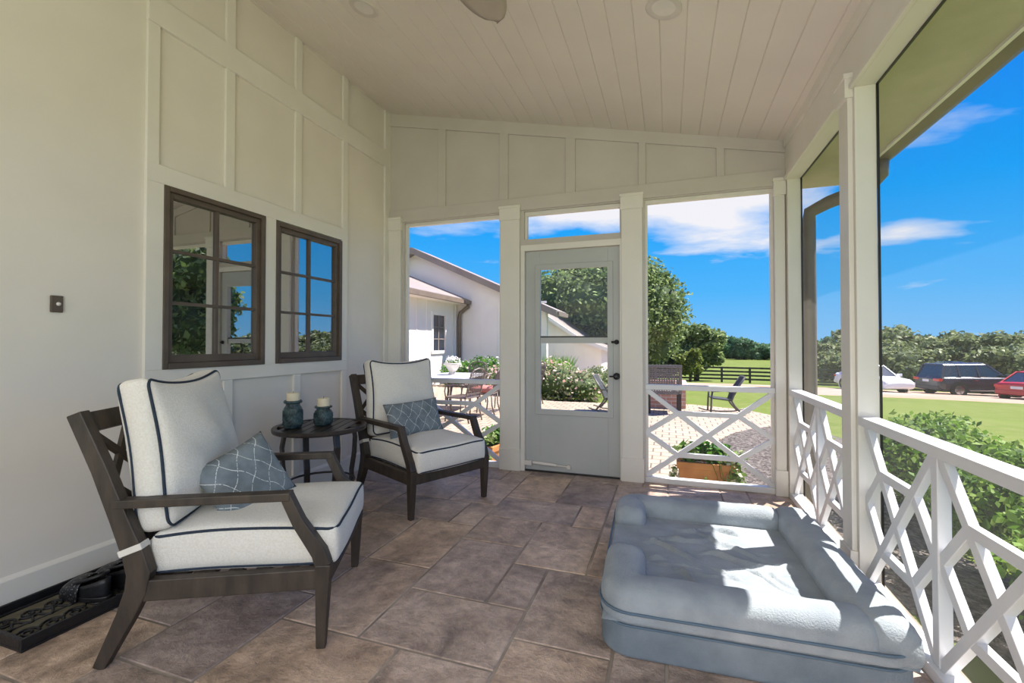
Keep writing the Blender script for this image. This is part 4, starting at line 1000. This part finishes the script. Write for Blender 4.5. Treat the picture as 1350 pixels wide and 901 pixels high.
car('sedan_car', 'red sedan with its tail toward the porch, right of the dark SUV', (17.6, 30.0, hgt(17.6,30.0)+.06), R(38), M['carred'], 4.6, 1.85, 1.44, 'sedan')

# ------------------------------------------------------------------ the house wing and the outbuilding
t = thing('house_wing', 'white board-sided house wing with gabled roof left of the patio', 'building', (-7.4, 8, -.25)); ox, oy, oz = -7.4, 8, -.25
def loc_(p): return (p[0]-ox, p[1]-oy, p[2]-oz)
class LB(MB):
    def add(self, vs, fs, mi=0): return MB.add(self, [loc_(p) for p in vs], fs, mi)
mb = LB(); mb.box(-7.6, -7.4, 7.2, 13.42, -.3, 2.72); mb.box(-7.6,-7.4, 14.28,15.32, -.3,2.72); mb.box(-7.6,-7.4, 13.42,14.28, -.3,.92); mb.box(-7.6,-7.4, 13.42,14.28, 2.12,2.72); mb.build('side_wall', M['housewall'], t)
mb = LB()
for y in [7.4+.62*i for i in range(13)]:
    if not 13.2 < y < 14.5: mb.box(-7.4, -7.385, y, y+.05, -.3, 2.6)
mb.box(-7.4,-7.38, 15.1,15.3, -.3,2.6); mb.build('batten', M['housewall'], t)
mb = LB(); mb.prism([(-13.5,-.3),(-4.0,-.3),(-4.0,2.30),(-9.14,4.60),(-13.5,2.64)], 15.3, 15.5, 'y'); mb.build('gable_wall', M['housewall'], t)
mb = LB()
for x in [-7.2+.66*i for i in range(5)]: mb.box(x, x+.05, 15.285, 15.3, -.3, 2.55)
mb.box(-7.4, -4.0, 15.28, 15.3, 2.56, 2.64); mb.build('batten', M['housewall'], t)
mb = LB(); th = .16
def slab(a, b, y0, y1, mbx):  # sloping slab between (x,z) points
    mbx.hexa([(a[0],y0,a[1]),(b[0],y0,b[1]),(b[0],y1,b[1]),(a[0],y1,a[1])], [(a[0],y0,a[1]+th),(b[0],y0,b[1]+th),(b[0],y1,b[1]+th),(a[0],y1,a[1]+th)])
slab((-9.14,4.62), (-3.55,2.12), 14.95, 16.4, mb); slab((-9.14,4.62), (-14,2.45), 14.95, 16.4, mb)
slab((-6.92,2.60), (-9.6,3.68), 7.0, 15.3, mb); mb.build('roof', M['roof'], t)
mb = LB()
for a, b in (((-9.14,4.58),(-3.55,2.08)), ((-9.14,4.58),(-14,2.41))): mb.hexa([(a[0],14.9,a[1]-.04),(b[0],14.9,b[1]-.04),(b[0],14.96,b[1]-.04),(a[0],14.96,a[1]-.04)], [(a[0],14.9,a[1]+.2),(b[0],14.9,b[1]+.2),(b[0],14.96,b[1]+.2),(a[0],14.96,a[1]+.2)])
mb.build('rake_board', M['housetrim'], t)
mb = LB(); mb.box(-7.4, -6.94, 7.0, 15.28, 2.585, 2.61); mb.build('soffit', M['housewall'], t)
mb = LB(); mb.box(-6.97, -6.84, 7.0, 15.3, 2.58, 2.72); mb.box(-3.6,-3.47, 14.95,16.4, 2.1,2.24); mb.build('gutter', M['gutter'], t)
mb = LB(); mb.tube([(-6.9,15.15,2.6),(-6.9,15.15,2.5),(-7.25,15.2,2.28),(-7.28,15.2,2.1),(-7.28,15.2,-.25)], .07, 8); mb.build('downspout', M['gutter'], t, smooth=True)
mb = LB(); mb.box(-7.4, -7.37, 13.32, 13.42, .82, 2.22); mb.box(-7.4,-7.37, 14.28,14.38, .82,2.22); mb.box(-7.4,-7.37, 13.42,14.28, 2.12,2.22); mb.box(-7.4,-7.35, 13.3,14.4, .82,.92)
wn = mb.build('window', M['housewall'], t)
mb = LB(); mb.box(-7.46,-7.43, 13.42,14.28, .92,2.12); mb.build('pane', M['carglass'], wn)
mb = LB(); mb.box(-7.43,-7.41, 13.83,13.87, .92,2.12); [mb.box(-7.43,-7.41, 13.42,14.28, z,z+.03) for z in (1.3,1.7)]; mb.build('muntin_bars', M['housetrim'], wn)
ox, oy, oz = -8, 27, -1.4
t = thing('outbuilding', 'white board-sided outbuilding with low eave seen through the door glass', 'building', (ox, oy, oz))
mb = LB(); mb.prism([(-18,-1.6),(-3.75,-1.6),(-3.75,.88),(-5.0,1.36),(-9.4,4.3),(-18,4.3)], 27, 27.2, 'y'); mb.box(-3.95,-3.75, 27.2,33, -1.6,.88); mb.build('wall', M['housewall'], t)
mb = LB()
for i in range(15): x = -4.1-.62*i; mb.box(x, x+.035, 26.98, 27, -1.5, .9)
mb.build('batten', M['housewall'], t)
mb = LB(); th = .14; slab((-5.0,1.37), (-3.3,.74), 26.6, 33, mb); slab((-4.95,1.38), (-9.5,4.42), 26.5, 33, mb); mb.build('roof', M['roof'], t)
mb = LB()
for a, b in (((-5.0,1.34),(-3.3,.71)), ((-4.95,1.34),(-9.5,4.38))): mb.hexa([(a[0],26.42,a[1]-.05),(b[0],26.42,b[1]-.05),(b[0],26.5,b[1]-.05),(a[0],26.5,a[1]-.05)], [(a[0],26.42,a[1]+.18),(b[0],26.42,b[1]+.18),(b[0],26.5,b[1]+.18),(a[0],26.5,a[1]+.18)])
mb.build('rake_board', M['housewall'], t)

# ------------------------------------------------------------------ patio things
def planter(label, loc, rz, W, seed, ivyout):
    t = thing('rectangular_planter', label, 'planter', loc, rz); D, Hh = .2, .30
    mb = MB()
    mb.hexa([(-W/2+.02,-D/2+.02,0),(W/2-.02,-D/2+.02,0),(W/2-.02,D/2-.02,0),(-W/2+.02,D/2-.02,0)], [(-W/2,-D/2,Hh-.05),(W/2,-D/2,Hh-.05),(W/2,D/2,Hh-.05),(-W/2,D/2,Hh-.05)]); mb.build('pot', M['terracotta'], t, bevel=.006)
    mb = MB(); o = .014
    for a in ((-W/2-o,W/2+o,-D/2-o,-D/2+.02),(-W/2-o,W/2+o,D/2-.02,D/2+o),(-W/2-o,-W/2+.02,-D/2+.02,D/2-.02),(W/2-.02,W/2+o,-D/2+.02,D/2-.02)): mb.box(*a, Hh-.06, Hh)
    mb.build('rim', M['terracotta'], t, bevel=.005)
    mb = MB(); mb.box(-W/2+.02, W/2-.02, -D/2+.02, D/2-.02, Hh-.04, Hh-.025); mb.build('soil', M['soil'], t)
    rr = random.Random(seed)
    meshobj('leafy_plant', leaf_mesh('leafy_plant', [(-W*.28+W*.56*i/3, rr.uniform(-.03,.05), Hh+.07+rr.uniform(-.01,.03), .11, .09, .10) for i in range(4)], 420, .075, M['plantleaf'], shell=.2, seed=seed, asp=.6), t)
    bl = [(-W*.42,-.04,Hh+.10,.13,.1,.07),(W*.44,-.06,Hh+.05,.12,.1,.1),(W*.5,-.12,Hh-.1,.09,.07,.12),(W*.56,-.14,Hh-.22,.12,.08,.07),(-W*.06,-.15,Hh-.15,.03,.02,.08),(W*.3,-.15,Hh-.2,.06,.03,.06),(W*.7,-.1,.04,.12,.1,.04),(-W*.56,-.08,Hh-.14,.05,.05,.12)]
    meshobj('trailing_ivy', leaf_mesh('trailing_ivy', bl, 520, .045, M['ivy'], shell=.1, seed=seed+1, asp=.8), t)
    mb = MB()
    for k in range(6): x = rr.uniform(-W*.4,W*.5); mb.tube([(x,-.08,Hh+.03),(x+.02,-.13,Hh+.02),(x+rr.uniform(0,.08),-.14,Hh-.1),(x+rr.uniform(.05,.16),-.14,Hh-.22)], .003, 5)
    mb.build('ivy_stems', M['plantleaf'], t)
    return t
planter('terracotta trough of leafy greens and trailing ivy outside the right opening', (.33, 4.66, pz), 0, .50, 51, 1)
planter('terracotta trough with greenery outside the left opening', (-1.80, 4.72, pz+.02), R(78), .50, 61, 0)

def cast_chair(label, loc, rz):
    t = thing('patio_dining_chair', label, 'chair', loc, rz, 'cast metal dining chairs'); m = M['castmetal']
    for s in (-1, 1):
        mb = MB(); mb.tube([(.22,s*.23,0),(.2,s*.22,.2),(.21,s*.23,.43)], .013, 6); mb.build('leg', m, t, smooth=True)
        mb = MB(); mb.tube([(-.28,s*.21,0),(-.22,s*.21,.22),(-.21,s*.22,.44)], .013, 6); mb.build('leg', m, t, smooth=True)
        mb = MB(); mb.tube([(-.24,s*.24,.66),(-.05,s*.29,.67),(.16,s*.29,.65),(.2,s*.27,.55),(.2,s*.24,.43)], .013, 6); mb.build('arm', m, t, smooth=True)
    mb = MB(); mb.tube([(x*1.0,y,.435) for x, y, z in ring(.46,.48,0,.08)], .014, 6, True)
    for k in range(-3, 4): mb.tube([(-.2,k*.06,.435),(.2,k*.06,.435)], .007, 5); mb.tube([(k*.06,-.22,.435),(k*.06,.22,.435)], .006, 5)
    mb.build('seat', m, t)
    mb = MB(); A = lambda s, z: (-.22-.14*(z-.44)/.5, s, z)
    mb.tube([A(-.22,.44),A(-.23,.7),A(-.22,.86),A(-.15,.93),A(0,.96),A(.15,.93),A(.22,.86),A(.23,.7),A(.22,.44)], .014, 6)
    for k in range(-4, 5):
        s0 = k*.05; mb.tube([A(s0-.05,.5),A(s0,.68),A(s0+.05,.9)], .0055, 5); mb.tube([A(s0+.05,.5),A(s0,.68),A(s0-.05,.9)], .0055, 5)
    mb.tube([A(-.22,.5),A(.22,.5)], .01, 6); mb.build('back', m, t)
    return t
t = thing('patio_table', 'long pale-topped patio dining table beyond the far armchair', 'table', (-4.25, 8.4, pz), R(5))
mb = MB(); mb.prism([(x,y) for x, y, z in ring(1.0,2.0,0,.15)], .70, .735, 'z'); mb.build('table_top', M['tabletop'], t, bevel=.008)
for sx in (-1, 1):
    for sy in (-1, 1): mb = MB(); mb.tube([(sx*.40,sy*.85,0),(sx*.34,sy*.8,.35),(sx*.38,sy*.82,.70)], .025, 8); mb.build('leg', M['castmetal'], t, smooth=True)
cc = cast_chair('cast metal dining chair at the near end of the pale patio table', (-3.55, 7.55, pz), R(170))
for loc, rz, lab in (((-3.42,8.25,pz), R(186), 'cast metal dining chair second along the right side of the patio table'), ((-3.35,8.98,pz), R(180), 'cast metal dining chair third along the right side of the patio table'), ((-5.1,8.6,pz), R(5), 'cast metal dining chair on the house side of the patio table'), ((-4.3,9.75,pz), R(-85), 'cast metal dining chair at the far end of the patio table'), ((-3.1,10.2,pz), R(215), 'tall-looking cast metal chair standing apart near the white gable wall')):
    dup(cc, loc, rz, lab)
o = weld(soft_box(MB(), .42, .42, .09, .02, .03, 8, 2).build('seat_cushion', M['redc'])); o.location = (-3.42, 8.25, pz+.51); o.rotation_euler = (0, R(0), R(6)); tag(o, 'faded red square cushion on a cast metal dining chair', 'cushion')
t = thing('stone_urn', 'pale urn of flowers standing on the patio table', 'planter', (-4.35, 8.75, pz+.736))
mb = MB(); mb.lathe([(.08,0),(.10,.02),(.06,.05),(.1,.1),(.16,.2),(.19,.24),(.17,.25),(.14,.22)], 24); mb.build('urn', M['stonepot'], t, smooth=True)
meshobj('flowers', leaf_mesh('flowers', [(0,0,.3,.17,.17,.1)], 260, .05, M['whitefl'], shell=.2, seed=4), t)
meshobj('leaves', leaf_mesh('leaves', [(0,0,.27,.16,.16,.08)], 160, .06, M['plantleaf'], shell=.2, seed=6), t)

def shrub(name, label, loc, blobs, n, size, m, seed, flowers=None, group=None):
    t = thing(name, label, 'shrub', loc, 0, group)
    meshobj('foliage', leaf_mesh('foliage', blobs, n, size, M[m], seed=seed), t)
    mb = MB()
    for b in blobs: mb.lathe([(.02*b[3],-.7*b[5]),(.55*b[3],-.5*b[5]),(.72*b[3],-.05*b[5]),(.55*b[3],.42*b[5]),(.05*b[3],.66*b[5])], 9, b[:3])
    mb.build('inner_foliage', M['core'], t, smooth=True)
    if flowers: meshobj('blossom', leaf_mesh('blossom', blobs, flowers[1], flowers[2], M[flowers[0]], shell=.95, seed=seed+5, asp=.9), t)
    return t
shrub('rose_bush', 'pale pink rose bush beyond the patio, seen low through the door glass', (-3.3, 12.0, -.4), [(-.8,0,.5,.9,.7,.55),(.3,.1,.55,.9,.7,.6),(1.05,.2,.4,.7,.6,.45),(-.2,-.2,.75,.7,.5,.4)], 5200, .095, 'rose', 71, ('pink', 420, .09))
shrub('rose_bush', 'flowering low hedge along the white gable wall behind the dining set', (-5.6, 13.6, -.35), [(-.9,0,.5,.7,.5,.5),(0,0,.55,.8,.5,.55),(.9,0,.5,.7,.5,.5)], 3600, .10, 'plantleaf', 72, ('whitefl', 260, .08))
shrub('clipped_shrub', 'low rounded green shrub in front of the outbuilding corner', (-2.2, 17.5, -.75), [(-.4,0,.5,.8,.7,.55),(.6,0,.45,.8,.7,.5)], 2600, .11, 'leaf2', 73)
t = thing('grass_clump', 'bright green tall grass clump behind the rose bush', 'shrub', (-3.75, 13.7, -.5))
mb = MB(); rr = random.Random(8); vs = []; fs = []
for k in range(900):
    a = rr.uniform(0,6.28); r = .55*math.sqrt(rr.random()); x, y = 1.6*r*math.cos(a), r*math.sin(a); h = rr.uniform(.8,1.35); l = rr.uniform(.1,.4); b = len(vs)
    dx, dy = l*math.cos(a), l*math.sin(a); vs += [(x-.018,y,0),(x+.018,y,0),(x+dx*.5+.012,y+dy*.5,h*.75),(x+dx*.5-.012,y+dy*.5,h*.75),(x+dx,y+dy,h)]; fs += [(b,b+1,b+2,b+3),(b+3,b+2,b+4)]
mb.add(vs, fs); mb.build('blades', M['reed'], t, fix=False)
for i, (loc, lab, sd) in enumerate((((1.95,4.55,-.27), 'leafy green hedge bush farthest along the side railing', 81), ((2.0,3.45,-.27), 'leafy green hedge bush in the middle of the row by the side railing', 82), ((1.95,2.45,-.27), 'leafy green hedge bush beside the dog bed railing', 83), ((1.95,1.5,-.27), 'leafy green hedge bush nearest the front of the porch', 84))):
    rr = random.Random(sd); bl = [(0,0,.50,.56,.6,.36)]+[(rr.uniform(-.35,.35), rr.uniform(-.45,.45), rr.uniform(.5,.72), .22, .22, .18) for _ in range(9)]
    t = shrub('hedge_bush', lab, loc, bl, 8000, .05, 'hedge', sd)
    mb = MB()
    for k in range(7): a = k*.9; mb.tube([(.05*math.cos(a),.05*math.sin(a),0),(.2*math.cos(a),.22*math.sin(a),.3),(.32*math.cos(a),.36*math.sin(a),.6)], [.014,.01,.004], 5)
    mb.build('stems', M['bark'], t)

# fire pit and lounge chairs
t = thing('fire_pit', 'square pale red brick fire pit on the patio', 'fire pit', (-.28, 11.0, pz))
mb = MB()
for a in ((-.62,.62,-.62,-.40),(-.62,.62,.40,.62),(-.62,-.40,-.40,.40),(.40,.62,-.40,.40)): mb.box(*a, 0, .46)
mb.build('brick_wall', M['brick'], t)
mb = MB()
for a in ((-.66,.66,-.66,-.38),(-.66,.66,.38,.66),(-.66,-.38,-.38,.38),(.38,.66,-.38,.38)): mb.box(*a, .46, .52)
mb.build('capstone', M['brick'], t, bevel=.01)
def woven_chair(label, loc, rz, m):
    t = thing('woven_patio_chair', label, 'chair', loc, rz, 'woven patio chairs')
    for s in (-1, 1):
        for x in (.25, -.27): mb = MB(); mb.box(x-.025, x+.025, s*.29-.025, s*.29+.025, 0, .4); mb.build('leg', M['dkwicker'], t)
        mb = MB(); mb.box(-.3, .28, *sorted((s*.27, s*.33)), .60, .64); mb.box(.22,.28,*sorted((s*.27,s*.33)),.4,.6); mb.build('arm', M['dkwicker'], t)
    mb = MB(); mb.box(-.28, .28, -.29, .29, .38, .43); mb.build('seat', m, t, bevel=.01)
    mb = MB()
    for s in (-1, 1): mb.bar((-.27,s*.3,.4), (-.36,s*.3,.96), .05, .05, (0,1,0))
    mb.bar((-.36,-.32,.95), (-.36,.32,.95), .05, .05, (0,0,1)); mb.build('back_frame', M['wicker'], t)
    mb = MB()
    for k in range(13): y = -.28+k*.0467; mb.bar((-.272,y,.42), (-.357,y,.94), .026, .012, (1,0,.1))
    for k in range(13): z = .44+k*.04; x = -.275-.088*(z-.42)/.54; mb.bar((x-.008*(k%2),-.29,z), (x-.008*(k%2),.29,z), .024, .01, (1,0,.1))
    mb.build('woven_back', m, t)
    return t
w1 = woven_chair('grey woven patio chair with its back to the porch before the fire pit', (-.10, 9.85, pz), R(93), M['wicker'])
woven_chair('dark brown woven patio chair beyond the fire pit', (-.55, 12.0+.0, -.41), R(-80), M['dkwicker'])
def rocker(label, loc, rz):
    t = thing('rocking_chair', label, 'chair', loc, rz, 'sling rocking chairs on the patio'); m = M['slingmetal']
    for s in (-1, 1):
        mb = MB(); mb.tube([(-.52,s*.27,.10),(-.3,s*.27,.03),(0,s*.27,.015),(.3,s*.27,.03),(.45,s*.27,.08)], .016, 6); mb.build('rocker_rail', m, t, smooth=True)
        mb = MB(); mb.tube([(.26,s*.27,.03),(.25,s*.27,.35),(.23,s*.28,.56)], .02, 8); mb.build('leg', m, t, smooth=True)
        mb = MB(); mb.tube([(-.36,s*.27,.04),(-.22,s*.26,.22),(-.16,s*.25,.34),(-.22,s*.25,.55),(-.42,s*.25,.92)], .02, 8); mb.build('leg', m, t, smooth=True)
        mb = MB(); mb.tube([(-.24,s*.28,.57),(0,s*.3,.59),(.26,s*.29,.57)], .02, 8); mb.build('arm', m, t, smooth=True)
    mb = MB(); mb.bar((-.16,0,.35), (.25,0,.40), .5, .025, (0,0,1)); mb.build('seat', M['sling'], t)
    mb = MB(); mb.bar((-.16,0,.37), (-.42,0,.92), .48, .022, (1,0,.4)); mb.build('back', M['sling'], t)
    mb = MB(); mb.tube([(-.42,-.25,.92),(-.43,0,.93),(-.42,.25,.92)], .018, 8); mb.build('top_bar', m, t, smooth=True)
    return t
r1 = rocker('dark sling rocking chair facing the fire pit in the right opening', (1.0, 10.0, pz), R(183)); r1.scale = (.9,.85,.8)
dup(r1, (-1.08, 9.55, pz), R(-4), 'grey sling rocking chair half seen through the door glass')

# ------------------------------------------------------------------ sky, sun, added fill lights
w = bpy.data.worlds.new('sky'); bpy.context.scene.world = w; w.use_nodes = True
nt = w.node_tree; N = nt.nodes; L = nt.links; N.clear()
out = N.new('ShaderNodeOutputWorld'); bg = N.new('ShaderNodeBackground'); L.new(bg.outputs[0], out.inputs[0])
tc = N.new('ShaderNodeTexCoord'); sp = N.new('ShaderNodeSeparateXYZ'); L.new(tc.outputs['Generated'], sp.inputs[0])
def mth(op, a, b=None, c=None, clamp=False):
    n = N.new('ShaderNodeMath'); n.operation = op; n.use_clamp = clamp
    for i, v in enumerate((a, b, c)):
        if v is None: continue
        if isinstance(v, (int, float)): n.inputs[i].default_value = v
        else: L.new(v, n.inputs[i])
    return n.outputs[0]
grad = N.new('ShaderNodeValToRGB'); e = grad.color_ramp.elements
e[0].position = 0; e[0].color = srgb(132,198,252); e[1].position = .75; e[1].color = srgb(0,100,235)
k = e.new(.10); k.color = srgb(82,184,255); k = e.new(.26); k.color = srgb(8,164,255); k = e.new(.5); k.color = srgb(0,124,248)
L.new(sp.outputs[2], grad.inputs[0])
# flattened cloud coordinates
den = mth('ADD', mth('MAXIMUM', sp.outputs[2], 0), .12)
cx = mth('DIVIDE', sp.outputs[0], den); cy = mth('DIVIDE', sp.outputs[1], den)
cb = N.new('ShaderNodeCombineXYZ'); L.new(cx, cb.inputs[0]); L.new(cy, cb.inputs[1])
n1 = N.new('ShaderNodeTexNoise'); n1.inputs['Scale'].default_value = 1.15; n1.inputs['Detail'].default_value = 9; n1.inputs['Roughness'].default_value = .58; n1.inputs['Distortion'].default_value = .25
mp = N.new('ShaderNodeMapping'); mp.inputs['Location'].default_value = (3.1, 1.7, 0); L.new(cb.outputs[0], mp.inputs[0]); L.new(mp.outputs[0], n1.inputs[0])
def bank(az, el, wa, we):   # soft bump around a compass direction (az from +Y toward +X)
    d = Vector((math.sin(R(az))*math.cos(R(el)), math.cos(R(az))*math.cos(R(el)), math.sin(R(el))))
    a = N.new('ShaderNodeMath'); a.operation = 'ARCTAN2'; L.new(sp.outputs[0], a.inputs[0]); L.new(sp.outputs[1], a.inputs[1])
    da = mth('DIVIDE', mth('SUBTRACT', a.outputs[0], R(az)), R(wa)); de = mth('DIVIDE', mth('SUBTRACT', mth('ARCSINE', sp.outputs[2]), R(el)), R(we))
    return mth('EXPONENT', mth('MULTIPLY', mth('ADD', mth('MULTIPLY', da, da), mth('MULTIPLY', de, de)), -1))
cover = mth('MULTIPLY', bank(7, 16, 11, 6.0), .46)
for b in ((-10, 16.5, 8, 2.8, .30), (-25, 17, 4.5, 2.6, .24), (22, 10.5, 3.5, 1.1, .22), (24, 19.5, 6, 1.8, .2), (40, 14, 9, 2.0, .15), (-60, 30, 50, 30, .2), (180, 25, 75, 30, .4), (-179, 25, 75, 30, .4)):  # banks behind are unseen clouds, added as white fill light for the porch
    cover = mth('ADD', cover, mth('MULTIPLY', bank(*b[:4]), b[4]))
cl = mth('MULTIPLY', mth('SUBTRACT', mth('ADD', n1.outputs['Fac'], cover), .66), 4.2, clamp=True)
mx = N.new('ShaderNodeMix'); mx.data_type = 'RGBA'; L.new(cl, mx.inputs[0]); L.new(grad.outputs[0], mx.inputs[6]); mx.inputs[7].default_value = srgb(246,246,252)
L.new(mx.outputs[2], bg.inputs[0]); bg.inputs[1].default_value = 1.0

sd = Vector((-.56, -.30, -1.0)).normalized()
sun = bpy.data.lights.new('sun', 'SUN'); sun.energy = 12; sun.angle = R(.4); sun.color = (1, .95, .88)
o = bpy.data.objects.new('sun', sun); C.objects.link(o); o.rotation_euler = sd.to_track_quat('-Z', 'Y').to_euler(); o.location = (6, 4, 12)
def area(name, loc, target, sx, sy, en, col):
    l = bpy.data.lights.new(name, 'AREA'); l.shape = 'RECTANGLE'; l.size = sx; l.size_y = sy; l.energy = en; l.color = col
    o = bpy.data.objects.new(name, l); C.objects.link(o); o.location = loc; o.rotation_euler = (Vector(target)-Vector(loc)).to_track_quat('-Z', 'Y').to_euler()
area('room_fill', (-.6, -1.3, 1.7), (-1.0, 4, 1.6), 3.4, 2.8, 36, (1, .96, .9))  # added soft light behind the camera, brightens the whole room
area('bounce_fill', (.2, -1.2, 1.5), (-1.1, 2.2, .2), 2.4, 1.6, 24, (.95, .98, 1))  # second added light behind the camera, lifts the chairs and floor

sc_ = bpy.context.scene
sc_.view_settings.view_transform = 'Standard'; sc_.view_settings.look = 'None'; sc_.view_settings.exposure = 0
sc_.cycles.max_bounces = 12; sc_.cycles.transparent_max_bounces = 16; sc_.cycles.use_denoising = True
sc_.cycles.sample_clamp_indirect = 6; sc_.cycles.caustics_reflective = False; sc_.cycles.caustics_refractive = False

cam = bpy.data.cameras.new('camera'); cam.lens = 16.0; cam.sensor_width = 36; cam.shift_y = -7.4/1350; cam.clip_start = .05; cam.clip_end = 1000
o = bpy.data.objects.new('camera', cam); C.objects.link(o); o.location = (0, 0, 1.19); o.rotation_euler = (R(90.85), 0, R(19)); sc_.camera = o
